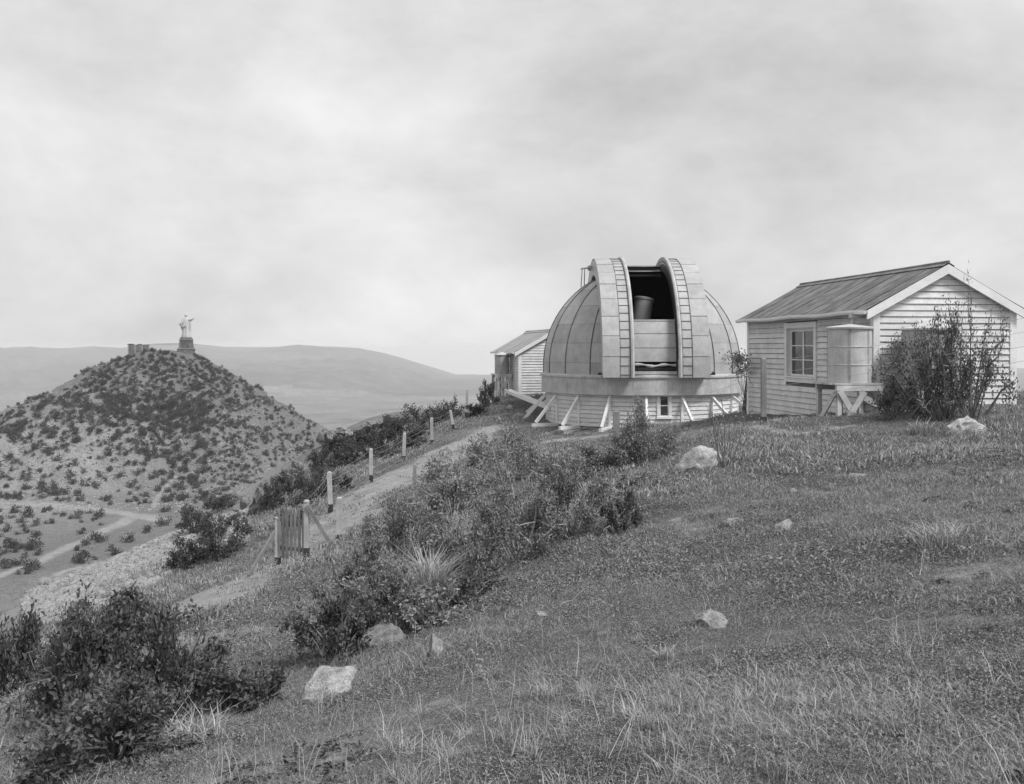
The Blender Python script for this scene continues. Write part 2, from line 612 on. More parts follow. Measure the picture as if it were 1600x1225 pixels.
def far_h(x, y):
    r = np.hypot(x, y)
    # saddle between the two hills
    ax, ay, bx, by = -150.0, 300.0, HILLC[0], HILLC[1]
    t = np.clip(((x - ax) * (bx - ax) + (y - ay) * (by - ay)) / ((bx - ax) ** 2 + (by - ay) ** 2), 0, 1)
    dp = np.hypot(x - ax - t * (bx - ax), y - ay - t * (by - ay))
    zb = -71 - 0.36 * np.maximum(0, dp - 75) + 2.5 * fbm(x / 30, y / 30, 4)
    zb2 = -30 - 0.45 * (r - 95)
    # the hill with the statue
    dx, dy = x - HILLC[0], y - HILLC[1]
    s = np.maximum(0, np.hypot(dx, dy / 0.85) - 18)
    s = np.where(s > 0, np.minimum(s, np.hypot(dx, dy)), 0)
    sl = 0.555 + 0.05 * np.clip(dx / (np.hypot(dx, dy) + 1), -1, 1)
    ang = np.arctan2(dy, dx)
    gul = (fbm(ang * 5 + 40, s / 90 + 3, 3) * 10 + np.abs(fbm(ang * 9 + 11, s / 60, 3)) * -5) * np.clip(s / 50, 0, 1)
    zh = -1.6 - sl * s + gul + 2.6 * fbm(x / 13, y / 13, 4) * np.clip(s / 10, 0.2, 1) + 1.5 * fbm(x / 3.5, y / 3.5, 3)
    k = 9.0
    m = np.maximum(zh, zb)
    z = m + k * 0.25 * np.clip(1 - np.abs(zh - zb) / k, 0, 1) ** 2
    z = np.maximum(z, zb2)
    # the plain and the mountains
    pl = -250 + 6 * fbm(x / 400, y / 400, 4)
    yy = np.maximum(y, 1.0)
    px = np.where(y > 1, CX + F * x / yy, 2600)
    zr = -(np.interp(px, SKY_PX, SKY_PY) - HY) / F * 9200
    tt = sst(4700, 9200, y) * sst(13500, 9300, y)
    lin = np.clip((y - 4700) / 4500, 0, 1)
    rid = (np.abs(fbm(x / 900, y / 900, 5)) - 0.25)
    mz = (zr + 250) * tt ** 0.62 + (rid - 0.1) * 330 * np.clip(lin * (1 - lin) ** 1.6 * 4, 0, 1) * (y < 9200)
    far = pl + np.maximum(mz, 0) - 0.5 * np.maximum(0, y - 9350)
    return np.maximum(z, far)


def H(x, y, detail=True):
    x = np.atleast_1d(np.asarray(x, dtype=float))
    y = np.atleast_1d(np.asarray(y, dtype=float))
    r = np.hypot(x, y)
    z = np.empty(len(x))
    nr = r < 175
    if nr.any():
        z[nr] = tps(x[nr], y[nr])
    w = sst(88, 165, r)
    fr = r > 88
    zf = np.zeros(len(x))
    if fr.any():
        zf[fr] = far_h(x[fr], y[fr])
    z = np.where(r < 88, z, np.where(r > 165, zf, z * (1 - w) + zf * w))
    if detail:
        fade = np.clip(1.2 - r / 160, 0, 1)
        rough = sst(-9, -22, x) * 0.8 + 0.2
        z = z + fade * (0.05 * fbm(x * 1.1, y * 1.1, 4) + rough * 0.45 * fbm(x * 0.16, y * 0.16, 4))
    return z


def h1(x, y):
    return float(H([x], [y])[0])


DGRID = np.exp(np.linspace(math.log(2.2), math.log(900), 300))


def G(px, py):
    """where the sight line through a pixel of the photograph first meets the ground"""
    px, py = np.atleast_1d(np.asarray(px, float)), np.atleast_1d(np.asarray(py, float))
    out = np.full((len(px), 3), np.nan)
    for i in range(0, len(px), 1500):
        a, b = px[i:i + 1500, None], py[i:i + 1500, None]
        X = (a - CX) / F * DGRID
        Z = -(b - HY) / F * DGRID
        Y = np.broadcast_to(DGRID, X.shape)
        g = H(X.ravel(), Y.ravel()).reshape(X.shape)
        df = Z - g
        below = df < 0
        k = below.argmax(1)
        ok = below.any(1) & (k > 0)
        n = np.arange(len(k))
        k1 = np.maximum(k, 1)
        f0, f1 = df[n, k1 - 1], df[n, k1]
        tt = np.clip(f0 / np.where(f0 - f1 == 0, 1, f0 - f1), 0, 1)
        d = DGRID[k1 - 1] + (DGRID[k1] - DGRID[k1 - 1]) * tt
        x = (a[:, 0] - CX) / F * d
        out[i:i + 1500] = np.where(ok[:, None], np.stack([x, d, H(x, d)], 1), np.nan)
    return out


def G1(px, py):
    p = G([px], [py])[0]
    if np.isnan(p[0]):
        raise ValueError('no ground at %s %s' % (px, py))
    return Vector(p)


def seg_dist(x, y, pts, widths):
    """signed mask of a polyline: 1 on the centre line, 0 at its edge and beyond"""
    best = np.full(len(x), -9.0)
    for (a, b), (wa, wb) in zip(zip(pts[:-1], pts[1:]), zip(widths[:-1], widths[1:])):
        vx, vy = b[0] - a[0], b[1] - a[1]
        t = np.clip(((x - a[0]) * vx + (y - a[1]) * vy) / (vx * vx + vy * vy + 1e-9), 0, 1)
        d = np.hypot(x - a[0] - t * vx, y - a[1] - t * vy)
        w = (wa + (wb - wa) * t) / 2
        best = np.maximum(best, 1 - d / w)
    return best


PATHS = []
for pl in [
    [(200, 990, 2.2), (290, 955, 2.7), (370, 915, 2.8), (440, 880, 2.5), (500, 845, 1.9), (545, 805, 1.9), (590, 770, 2.1), (640, 738, 2.4), (690, 712, 2.6), (730, 690, 1.6), (770, 668, 0.9)],
    [(420, 935, 0.6), (500, 895, 0.7), (560, 860, 0.5), (620, 820, 0.3)],
    [(835, 692, 1.0), (880, 688, 1.5), (930, 682, 1.3), (975, 676, 0.6)],
    [(845, 695, 0.5), (862, 715, 0.8), (885, 735, 0.5)],
    [(1150, 662, 0.6), (1190, 668, 1.6), (1240, 680, 1.5), (1300, 672, 1.1), (1350, 660, 0.6)],
]:
    g = G([p[0] for p in pl], [p[1] for p in pl])
    PATHS.append(([tuple(v[:2]) for v in g], [p[2] * (1.7 if pl[0][0] == 200 else 0.42 if pl[0][0] == 1150 else 1.0) for p in pl]))
ROADS = []
for pl in [
    [(-20, 783, 11), (66, 789, 11), (130, 794, 11), (180, 800, 12), (225, 807, 13), (250, 813, 8)],
    [(215, 806, 7), (180, 822, 8), (140, 840, 7), (100, 858, 6), (60, 878, 5), (0, 900, 5)],
    [(240, 792, 2.5), (246, 776, 3), (256, 762, 2.4), (272, 747, 2), (281, 730, 1.4), (284, 718, 0.8)],
    [(70, 908, 4), (110, 890, 3), (150, 878, 2)],
]:
    g = G([p[0] for p in pl], [p[1] for p in pl])
    k = [i for i in range(len(pl)) if not np.isnan(g[i, 0]) and g[i, 1] > 200]
    if len(k) > 1:
        ROADS.append(([tuple(g[i, :2]) for i in k], [pl[i][2] for i in k]))


def path_mask(x, y):
    m = np.full(len(x), -9.0)
    for pts, ws in PATHS:
        m = np.maximum(m, seg_dist(x, y, pts, ws))
    m = m + 0.55 * fbm(x * 1.3, y * 1.3, 4) + 0.3 * fbm(x * 0.4 + 9, y * 0.4, 2)
    return np.clip(m * 0.9 + 0.30, 0, 1)


def bare_mask(x, y):
    n = fbm(x / 2.6 + 31, y / 2.6, 4) + 0.5 * fbm(x / 0.7, y / 0.7, 3)
    return sst(0.30, 0.50, n) * 0.45


def road_mask(x, y):
    m = np.full(len(x), -9.0)
    for pts, ws in ROADS:
        m = np.maximum(m, seg_dist(x, y, pts, ws))
    return np.clip(m * 0.8 + 0.35, 0, 1)


# one sheet reaching the horizon, then cut into its named areas
def build_terrain():
    th = np.radians(np.concatenate([np.arange(-180, -36, 3.0), np.arange(-36, -33, 0.5), np.arange(-33, 33, 0.115), np.arange(33, 36, 0.5), np.arange(36, 180, 3.0)]))
    rs = [0.35]
    while rs[-1] < 40000:
        r = rs[-1]
        rs.append(r * (1.05 if r < 3 else 1.0125 if r < 120 else 1.02 if r < 330 else 1.0085 if r < 680 else 1.03 if r < 5000 else 1.018 if r < 9800 else 1.08))
    rs = np.array(rs)
    nt, nr = len(th), len(rs)
    X = np.outer(rs, np.sin(th)).ravel()
    Y = np.outer(rs, np.cos(th)).ravel()
    Z = H(X, Y)
    V = np.stack([X, Y, Z], 1)
    i = np.arange(nr - 1)[:, None]
    j = np.arange(nt)[None, :]
    j2 = (j + 1) % nt
    Q = np.stack([i * nt + j, i * nt + j2, (i + 1) * nt + j2, (i + 1) * nt + j], -1).reshape(-1, 4)
    Q = Q[:, ::-1]
    r = np.hypot(X, Y)
    path = np.where(r < 90, path_mask(X, Y), 0)
    bare = np.where(r < 90, bare_mask(X, Y), 0)
    scree = sst(-12, -20, X) * sst(95, 70, Y) * sst(18, 26, Y) * np.clip(0.62 + 0.8 * fbm(X / 6, Y / 6, 3), 0, 1)
    road = np.where((r > 200) & (r < 720), road_mask(X, Y), 0)
    veg = np.clip(0.26 + 0.42 * sst(-45, -8, Z) + 0.34 * sst(-225, -160, X), 0, 0.75)
    zone = np.zeros(len(Q), dtype=int)                  # ground
    qr = r[Q].mean(1)
    zone[(qr < 90) & (path[Q].mean(1) > 0.5)] = 1        # path
    zone[(qr > 150)] = 2                                # hill
    zone[(qr > 200) & (qr < 720) & (road[Q].mean(1) > 0.5)] = 3
    zone[(qr > 1100)] = 4
    qy = Y[Q].mean(1)
    zone[(qy > 5200)] = 5
    defs = [('ground', 'grassy hillside sloping down to the left', 'ground'), ('path', 'pale trodden dirt path climbing past the gate', 'ground'),
            ('hill', 'conical scrub covered hill topped by a statue', 'hill'), ('dirt_road', 'pale dirt road curving along the foot of the hill', 'hill'),
            ('plain', 'hazy flat plain far below', 'plain'), ('mountains', 'distant hazy mountain ridge', 'mountain')]
    for z, (nm, lab, mt) in enumerate(defs):
        q = Q[zone == z]
        if not len(q):
            continue
        used, inv = np.unique(q.ravel(), return_inverse=True)
        v = V[used]
        q2 = inv.reshape(-1, 4)
        tris = None
        if z == 0:
            c = len(v)
            loc = {int(u): k for k, u in enumerate(used[:nt])}
            v = np.vstack([v, [0, 0, h1(0, 0)]])
            tris = np.array([(c, loc[k], loc[(k + 1) % nt]) for k in range(nt)])[:, ::-1]
        me = np_mesh(nm, v, q2, tris, smooth=True)
        u2 = np.append(used, used[0]) if z == 0 else used
        add_attr(me, 'path', np.maximum(path, bare)[u2])
        add_attr(me, 'scree', scree[u2])
        add_attr(me, 'road', road[u2])
        add_attr(me, 'veg', veg[u2])
        me.materials.append(M[mt])
        o = link(nm, me)
        setp(o, lab, nm.replace('_', ' '), kind='structure')


build_terrain()

# the air: one even box of pale haze round everything
hz = MB().box(-16000, 16000, -3000, 21000, -262, 27)
hm = bpy.data.materials.new('haze')
hm.use_nodes = True
hn = hm.node_tree.nodes
hn.clear()
ho = hn.new('ShaderNodeOutputMaterial')
hv = hn.new('ShaderNodeVolumePrincipled')
hv.inputs['Color'].default_value = (0.99, 0.99, 0.99, 1)
hv.inputs['Density'].default_value = 0.000105
hv.inputs['Anisotropy'].default_value = 0.0
hm.node_tree.links.new(hv.outputs[0], ho.inputs['Volume'])
setp(hz.build('haze', hm), 'pale haze over the valley', 'haze', kind='stuff')

# ------------------------------------------------------------------ wooden buildings


def clapboards(parent, axis, a0, a1, z0, z1, pitch, out, openings=(), mat='board', top=None, plane=0.0):
    """lapped boards on a wall; axis 'x' or 'y' runs along the wall, out = outward sign on the other axis.
    top(z) -> (lo, hi) narrows a board under a gable"""
    z = z0
    while z < z1 - 0.02:
        zt = min(z + pitch, z1)
        spans = [(a0, a1)]
        for (o0, o1, oz0, oz1) in openings:
            if z < oz1 - 0.01 and zt > oz0 + 0.01:
                ns = []
                for s0, s1 in spans:
                    if o0 > s0: ns.append((s0, min(s1, o0)))
                    if o1 < s1: ns.append((max(s0, o1), s1))
                    if o0 >= s1 or o1 <= s0: pass
                spans = [s for s in ns if s[1] - s[0] > 0.03]
        cut = []
        for s0, s1 in spans:
            if s1 - s0 > 3.0:
                c = s0 + (s1 - s0) * random.uniform(0.25, 0.75)
                cut += [(s0, c - 0.003), (c + 0.003, s1)]
            else:
                cut.append((s0, s1))
        for s0, s1 in cut:
            t0, t1 = s0, s1
            u0, u1 = s0, s1
            if top:
                lo, hi = top(z)
                t0, t1 = max(s0, lo), min(s1, hi)
                lo, hi = top(zt)
                u0, u1 = max(s0, lo), min(s1, hi)
                if t1 - t0 < 0.05:
                    continue
                if u1 - u0 < 0.02:
                    c = (u0 + u1) / 2
                    u0, u1 = c - 0.01, c + 0.01
            th = 0.046 + random.uniform(-0.003, 0.006)
            dz = random.uniform(-0.005, 0.005)
            pts = []
            for (e0, e1, zz, tk) in ((t0, t1, z + dz, th), (u0, u1, zt - 0.013, 0.014)):  # boards stop short so the dark backing draws a shadow line
                for e, o in ((e0, plane), (e1, plane), (e1, plane + out * tk), (e0, plane + out * tk)):
                    pts.append((e, o, zz) if axis == 'x' else (o, e, zz))
            m = MB().quadbox(pts)
            flip_if_needed(m)
            m.build('board', M[mat], parent)
        z = zt


def flip_if_needed(mb):
    c = sum((Vector(v) for v in mb.v), Vector()) / len(mb.v)
    f = mb.f[0]
    p = [Vector(mb.v[i]) for i in f]
    n = (p[1] - p[0]).cross(p[2] - p[0])
    if n.dot(p[0] - c) < 0:
        mb.f = [tuple(reversed(q)) for q in mb.f]


def corrugated(parent, eave_x, ridge_x, eave_z, ridge_z, y0, y1, n_sheets, mat, waves=8, sign=1):
    L = (y1 - y0) / n_sheets
    for i in range(n_sheets):
        ya, yb = y0 + i * L - (0.03 if i else 0), y0 + (i + 1) * L
        lift = 0.004 * (i % 2) + random.uniform(0, 0.004)
        k = waves * 4
        rows = []
        dz0 = random.uniform(-0.012, 0.012)
        for t in (0, 0.5, 1.0):
            row = []
            for j in range(k + 1):
                yy = ya + (yb - ya) * j / k
                w = 0.012 * math.cos(2 * PI * j / 4)
                xx = eave_x + (ridge_x - eave_x) * t + (dz0 * sign if t == 0 else 0)
                zz = eave_z + (ridge_z - eave_z) * t + w + lift - 0.012 * math.sin(t * PI)
                row.append((xx, yy, zz))
            rows.append(row)
        m = MB().grid(rows)
        o = m.build('roof_sheet', mat, parent, smooth=False)
        o.data.polygons.foreach_set('use_smooth', np.ones(len(o.data.polygons), dtype=bool))


def window(parent, plane, a0, a1, z0, z1, cols, rows, axis, out, trim=0.15, name='window', mat='trim'):
    """cased window on a wall plane; outer size a0..a1, z0..z1"""
    def B(m, s0, s1, o0, o1, zz0, zz1):
        lo, hi = sorted((plane + out * o0, plane + out * o1))
        return m.box(s0, s1, lo, hi, zz0, zz1) if axis == 'x' else m.box(lo, hi, s0, s1, zz0, zz1)
    t = trim
    w = link(name, None, parent)
    for s0, s1 in ((a0, a0 + t), (a1 - t, a1)):
        m = MB(); B(m, s0, s1, 0.0, 0.075, z0 + t * 0.9, z1 - t * 1.1); m.build('jamb', M[mat], w)
    m = MB(); B(m, a0 - 0.02, a1 + 0.02, 0.0, 0.085, z1 - t * 1.1, z1); m.build('head_trim', M[mat], w)
    m = MB(); B(m, a0, a1, 0.0, 0.082, z0, z0 + t * 0.9); m.build('apron', M[mat], w)
    m = MB(); B(m, a0 + t * 0.6, a1 - t * 0.6, 0.0, 0.13, z0 + t * 0.9, z0 + t * 0.9 + 0.04); m.build('sill', M[mat], w)
    i0, i1, j0, j1 = a0 + t, a1 - t, z0 + t * 0.9 + 0.04, z1 - t * 1.1
    rv = MB()
    for s0, s1, q0, q1 in ((i0, i0 + 0.03, j0, j1), (i1 - 0.03, i1, j0, j1), (i0 + 0.03, i1 - 0.03, j1 - 0.03, j1)):
        B(rv, s0, s1, -0.10, -0.002, q0, q1)
    rv.build('reveal', M[mat], w)
    i0, i1, j1 = i0 + 0.03, i1 - 0.03, j1 - 0.03
    sa = MB()
    f = min(0.07, (i1 - i0) * 0.12)
    B(sa, i0, i0 + f, -0.09, -0.05, j0, j1)
    B(sa, i1 - f, i1, -0.09, -0.05, j0, j1)
    B(sa, i0 + f, i1 - f, -0.09, -0.05, j0, j0 + f)
    B(sa, i0 + f, i1 - f, -0.09, -0.05, j1 - f, j1)
    pw = (i1 - i0 - 2 * f) / cols
    ph = (j1 - j0 - 2 * f) / rows
    for c in range(1, cols):
        B(sa, i0 + f + c * pw - 0.035, i0 + f + c * pw + 0.035, -0.088, -0.045, j0 + f, j1 - f)
    for c in range(cols):
        for r in range(1, rows):
            e0 = i0 + f + c * pw + (0.035 if c else 0)
            e1 = i0 + f + (c + 1) * pw - (0.035 if c < cols - 1 else 0)
            B(sa, e0, e1, -0.085, -0.055, j0 + f + r * ph - 0.014, j0 + f + r * ph + 0.014)
    sa.build('sash', M[mat], w)
    for c in range(cols):
        for r in range(rows):
            g = MB()
            B(g, i0 + f + c * pw, i0 + f + (c + 1) * pw, -0.076, -0.072, j0 + f + r * ph, j0 + f + (r + 1) * ph)
            g.build('pane', M['glass'], w)
    return w


def hut(name, label, cat, loc, rotz, W, L, zb, ze, zr, pitch, win_side, door_gable, roof_mat, n_sheets):
    """gabled weatherboard hut; local x along the front gable, local y back along the side wall, corner at the origin"""
    t = thing(name, label, cat, loc, rotz)
    core = MB()
    ops = []
    wallT = 0.1
    # the walls, thin slabs with the side window left open
    def slab(m, y0, y1, z0, z1): m.box(0.0, wallT, y0, y1, z0, z1)
    m = MB()
    if win_side:
        a0, a1, wz0, wz1 = win_side[:4]
        i = 0.12
        slab(m, 0, a0 + i, zb, ze); slab(m, a1 - i, L, zb, ze)
        slab(m, a0 + i, a1 - i, zb, wz0 + i); slab(m, a0 + i, a1 - i, wz1 - i, ze)
    else:
        slab(m, 0, L, zb, ze)
    m.box(W - wallT, W, 0, L, zb, ze)
    for y0, y1 in ((0, wallT), (L - wallT, L)):
        b = len(m.v)
        pr = [(wallT, zb), (W - wallT, zb), (W - wallT, ze), (W / 2, zr - 0.09), (wallT, ze)]
        m.v += [(x, y0, z) for x, z in pr] + [(x, y1, z) for x, z in pr]
        m.f += [(b, b + 1, b + 2, b + 3, b + 4), (b + 9, b + 8, b + 7, b + 6, b + 5)]
        m.f += [(b + k, b + (k + 1) % 5, b + 5 + (k + 1) % 5, b + 5 + k) for k in range(5)]
        m.m += [0] * 7
    wall = m.build('wall', M['backing'], t)
    # boards
    so = [(win_side[0] + 0.02, win_side[1] - 0.02, win_side[2] + 0.02, win_side[3] - 0.02)] if win_side else []
    clapboards(wall, 'y', 0.0, L - 0.12, zb, ze - 0.16, pitch, -1, so)
    go = []
    if door_gable:
        go = [door_gable]
    sl = (zr - ze) / (W / 2)

    def top(z):
        if z <= ze: return (0.0, W)
        d = (z - ze) / sl
        return (d, W - d)
    clapboards(wall, 'x', 0.13, W - 0.13, zb, zr - 0.12, pitch, -1, go, top=top)
    # corner boards and frieze
    tr = MB(); tr.box(-0.05, 0.13, -0.06, 0.0, zb, ze - 0.01); tr.box(-0.06, -0.0, 0.0, 0.10, zb, ze - 0.01); tr.build('corner_board', M['trim'], wall)
    tr = MB(); tr.box(W - 0.13, W + 0.05, -0.06, 0.0, zb, ze - 0.01); tr.build('corner_board', M['trim'], wall)
    tr = MB(); tr.box(-0.06, 0.0, L - 0.12, L + 0.03, zb, ze - 0.01); tr.build('corner_board', M['trim'], wall)
    tr = MB(); tr.box(-0.065, -0.0, 0.1, L - 0.12, ze - 0.17, ze - 0.005); tr.build('frieze_board', M['trim'], wall)
    if win_side:
        window(t, 0.0, *win_side[:4], win_side[4], win_side[5], 'y', -1)
    if door_gable:
        x0, x1, z0, z1 = door_gable
        d = MB(); d.box(x0, x0 + 0.13, -0.075, 0.0, z0, z1); d.box(x1 - 0.13, x1, -0.075, 0, z0, z1); d.box(x0 - 0.02, x1 + 0.02, -0.08, 0, z1, z1 + 0.13)
        do = d.build('door', M['trim'], t)
        MB().box(x0 + 0.13, x1 - 0.13, -0.03, 0.0, z0, z1).build('door_leaf', M['paint'], do)
    # roof
    oh, og = 0.28, 0.16
    ze2 = ze - oh * sl + 0.05
    zr2 = zr + 0.05
    rt = MB()
    for sgn, ex in ((1, -oh), (-1, W + oh)):
        rt.quadbox([(ex, -og + .03, ze2 - 0.05), (W / 2, -og + .03, zr2 - 0.05), (W / 2, L + og - .03, zr2 - 0.05), (ex, L + og - .03, ze2 - 0.05),
                    (ex, -og + .03, ze2 - 0.02), (W / 2, -og + .03, zr2 - 0.02), (W / 2, L + og - .03, zr2 - 0.02), (ex, L + og - .03, ze2 - 0.02)])
    roof = rt.build('roof', M['wood'], t)
    corrugated(roof, -oh - 0.04, W / 2, ze2 - 0.01, zr2, -og, L + og, n_sheets, roof_mat, sign=-1)
    corrugated(roof, W + oh + 0.04, W / 2, ze2 - 0.01, zr2, -og, L + og, n_sheets, roof_mat)
    rc = MB()
    for s in (-1, 1):
        rc.quadbox([(W / 2, -og - .02, zr2 + 0.03), (W / 2 + s * 0.17, -og - .02, zr2 + 0.025 - 0.17 * sl), (W / 2 + s * 0.17, L + og + .02, zr2 + 0.025 - 0.17 * sl), (W / 2, L + og + .02, zr2 + 0.03),
                    (W / 2, -og - .02, zr2 + 0.045), (W / 2 + s * 0.17, -og - .02, zr2 + 0.04 - 0.17 * sl), (W / 2 + s * 0.17, L + og + .02, zr2 + 0.04 - 0.17 * sl), (W / 2, L + og + .02, zr2 + 0.045)])
    rc.tube([(W / 2, -og - .03, zr2 + .05), (W / 2, L / 2, zr2 + 0.035), (W / 2, L + og + .03, zr2 + .05)], 0.04, 6)
    rc.build('ridge_cap', roof_mat, roof)
    for y0, y1 in ((-og - 0.035, -og + 0.025),):
        for s, ex in ((-1, -oh), (1, W + oh)):
            bg = MB()
            bg.quadbox([(ex, y0, ze2 - 0.24), (W / 2, y0, zr2 - 0.25), (W / 2, y1, zr2 - 0.25), (ex, y1, ze2 - 0.24),
                        (ex, y0, ze2 - 0.02), (W / 2, y0, zr2 - 0.015), (W / 2, y1, zr2 - 0.015), (ex, y1, ze2 - 0.02)])
            flip_if_needed(bg)
            bg.build('barge_board', M['trim'], roof)
    # rafter feet, gutter
    n = max(4, int(L / 1.9))
    for k in range(n + 1):
        y = 0.25 + (L - 0.5) * k / n
        MB().beam((-0.24, y, ze2 - 0.06), (0.0, y, ze2 - 0.08 + 0.24 * sl), 0.06, 0.1).build('rafter_foot', M['trim'], roof)
    gx, gz = -oh - 0.07, ze2 - 0.06
    gr = MB()
    prof = [(-0.055, 0.05), (-0.06, 0.0), (-0.035, -0.045), (0.02, -0.05), (0.05, -0.02), (0.055, 0.05)]
    for ya, yb in ((-og - 0.02, L + og + 0.03),):
        rows = []
        for i in range(13):
            y = ya + (yb - ya) * i / 12
            sag = 0.018 * math.sin(i * 1.3)
            rows.append([(gx + a, y, gz + b + sag) for a, b in prof])
        gr.grid(rows)
        rows2 = [[(gx + a * 0.85, p[1], p[2] + 0.006) for a, p in zip([q[0] for q in prof], row)] for row in rows]
        gr.grid([list(reversed(r)) for r in rows2])
    gr.build('gutter', M['trim'], t)
    return t


HOUSE = hut('weatherboard_cottage', 'white weatherboard cottage with dark corrugated roof and one casement window, at the right', 'house',
            (9.28, 24.6, 0), R(8.2), 3.9, 8.3, -2.75, 1.09, 2.14, 0.163, (3.14, 5.27, -1.01, 0.79, 2, 3), None, M['roof'], 12)
hw = HOUSE
# downpipe from the gutter to the tank
dp = MB()
dp.tube([(-0.34, 0.42, 0.86), (-0.36, 0.42, 0.72), (-0.40, 0.36, 0.58), (-0.42, 0.32, 0.40)], 0.055, 8)
dp.box(-0.44, -0.26, 0.33, 0.51, 0.80, 0.92)
dp.build('downpipe', M['old_trim'], hw, smooth=True)
pp = MB()
pp.tube([(-0.18, -0.02, 0.70), (-0.14, 0.03, 0.0), (-0.14, 0.03, -0.9)], 0.05, 8)

FARHUT = hut('weatherboard_hut', 'small white weatherboard hut with pale roof, partly hidden behind the dome', 'hut',
             (0.39, 53.0, 0), R(12.4), 3.7, 6.0, -3.1, -0.07, 0.98, 0.15, (2.0, 3.3, -1.75, -0.5, 1, 2), (2.15, 3.1, -2.75, -0.72), M['roof_pale'], 9)


def loc_of(o, x, y, z):
    c, s = math.cos(o.rotation_euler.z), math.sin(o.rotation_euler.z)
    return Vector((o.location.x + c * x - s * y, o.location.y + s * x + c * y, z))


# ------------------------------------------------------------------ water tanks and their stands


def tank(label, loc, rotz, r, h, mat, lid_mat, lid_h, rings, seams):
    t = thing('water_tank', label, 'water tank', loc, rotz)
    b = MB()
    n = 40
    prof = [(r, 0.0)]
    for i, z in enumerate(rings):
        prof += [(r, z - 0.012), (r + 0.014, z - 0.006), (r + 0.014, z + 0.006), (r, z + 0.012)]
    prof += [(r, h)]
    b.lathe(prof, n, close_top=True, close_bot=True)
    b.build('tank_body', mat, t, smooth=True)
    for a in seams:
        a = R(a)
        p = Vector((math.cos(a), math.sin(a), 0))
        q = Vector((-math.sin(a), math.cos(a), 0))
        s = MB()
        s.quadbox([p * (r - 0.01) + q * -0.03, p * (r + 0.008) + q * -0.03, p * (r + 0.008) + q * 0.03, p * (r - 0.01) + q * 0.03,
                   p * (r - 0.01) + q * -0.03 + Vector((0, 0, h - 0.02)), p * (r + 0.008) + q * -0.03 + Vector((0, 0, h - 0.02)), p * (r + 0.008) + q * 0.03 + Vector((0, 0, h - 0.02)), p * (r - 0.01) + q * 0.03 + Vector((0, 0, h - 0.02))])
        for k in range(int(h / 0.06)):
            c = p * (r + 0.008)
            s.box(c.x - 0.008, c.x + 0.008, c.y - 0.008, c.y + 0.008, 0.03 + k * 0.06, 0.042 + k * 0.06)
        s.build('seam', M['galv_old'], t)
    l = MB()
    l.lathe([(r + 0.05, h + 0.0), (r + 0.055, h + 0.04), (r + 0.02, h + 0.055), (r * 0.5, h + 0.055 + lid_h * 0.55), (0.05, h + 0.055 + lid_h), (0.0, h + 0.06 + lid_h)], n, close_top=False, close_bot=True)
    l.build('lid', lid_mat, t, smooth=True)
    k = MB()
    k.tube([(r * 0.72, -r * 0.72, 0.12), (r * 0.82, -r * 0.82, 0.12), (r * 0.84, -r * 0.84, 0.08)], 0.018, 6)
    k.build('tap', M['iron'], t)
    return t


def stand(label, loc, rotz, w, d, top, leg_bot, braces, planks=7, gap_mat='old_trim', th=0.11):
    t = thing('tank_stand', label, 'tank stand', loc, rotz)
    pw = d / planks
    for k in range(planks):
        y = -d / 2 + (k + 0.5) * pw
        e = random.uniform(-0.04, 0.04)
        MB().box(-w / 2 - 0.05 + e, w / 2 + 0.05 + e, y - pw / 2 + 0.012, y + pw / 2 - 0.012, top - 0.05 + random.uniform(0, .008), top).build('deck_plank', M[gap_mat], t)
    for y in (-d / 2 + 0.06, d / 2 - 0.06):
        MB().box(-w / 2, w / 2, y - 0.05, y + 0.05, top - 0.19, top - 0.055).build('joist', M['old_trim'], t)
    for x in (-w / 2 + 0.08, 0.0, w / 2 - 0.08):
        for y in (-d / 2 + 0.07, d / 2 - 0.07):
            MB().beam((x, y, leg_bot), (x, y, top - 0.19), th, th).build('leg', M['old_trim'], t)
    for a, b in braces:
        MB().beam(a, b, 0.04, 0.14).build('brace', M['old_trim'], t)
    return t


pt = loc_of(HOUSE, -0.68, -0.03, 0)
TZ = -0.86
stand('white timber stand with crossed braces under the tank by the cottage corner', (pt.x, pt.y, 0), R(8.2), 1.3, 1.2, TZ, -2.5,
      [((-0.57, -0.66, -2.0), (0.05, -0.66, TZ - .2)), ((-0.57, -0.61, TZ - .2), (0.0, -0.61, -1.95)), ((0.05, -0.66, TZ - .36), (0.95, -0.9, -1.72)), ((-0.66, -0.5, TZ - .25), (-0.66, 0.5, -2.0))])
tank('pale cylindrical sheet iron tank with conical lid beside the cottage window', (pt.x, pt.y, TZ + 0.003), R(8.2), 0.535, 1.36, M['galv'], M['galv'], 0.07,
     (0.45, 0.91), (-62, -118, 30, 150))
pt2 = loc_of(HOUSE, 1.02, -0.86, 0)
stand('timber stand half hidden by the big shrub at the cottage gable', (pt2.x, pt2.y, 0), R(8.2), 1.5, 1.4, -0.9, -2.4,
      [((-0.7, -0.75, -1.1), (0.35, -0.78, -1.75)), ((0.7, -0.75, -1.1), (0.0, -0.8, -1.9))])
tank('stained hooped water tank behind the big shrub at the cottage gable', (pt2.x, pt2.y, -0.897), R(8.2), 0.66, 1.36, M['galv_old'], M['galv'], 0.2,
     (0.18, 0.42, 0.68, 0.92), (-75, -130, 20, 160))
pt3 = loc_of(FARHUT, -0.62, 1.7, 0)
stand('white slender timber stand under the tank of the far hut', (pt3.x, pt3.y, 0), R(12.4), 0.95, 0.95, -1.42, -3.4,
      [((-0.4, -0.5, -2.6), (0.38, -0.5, -1.6)), ((0.4, -0.52, -2.6), (-0.38, -0.52, -1.6)), ((-0.42, -0.52, -2.72), (0.42, -0.52, -2.72)), ((-0.42, -0.5, -2.5), (-0.42, 0.5, -1.65))], planks=4, th=0.09)
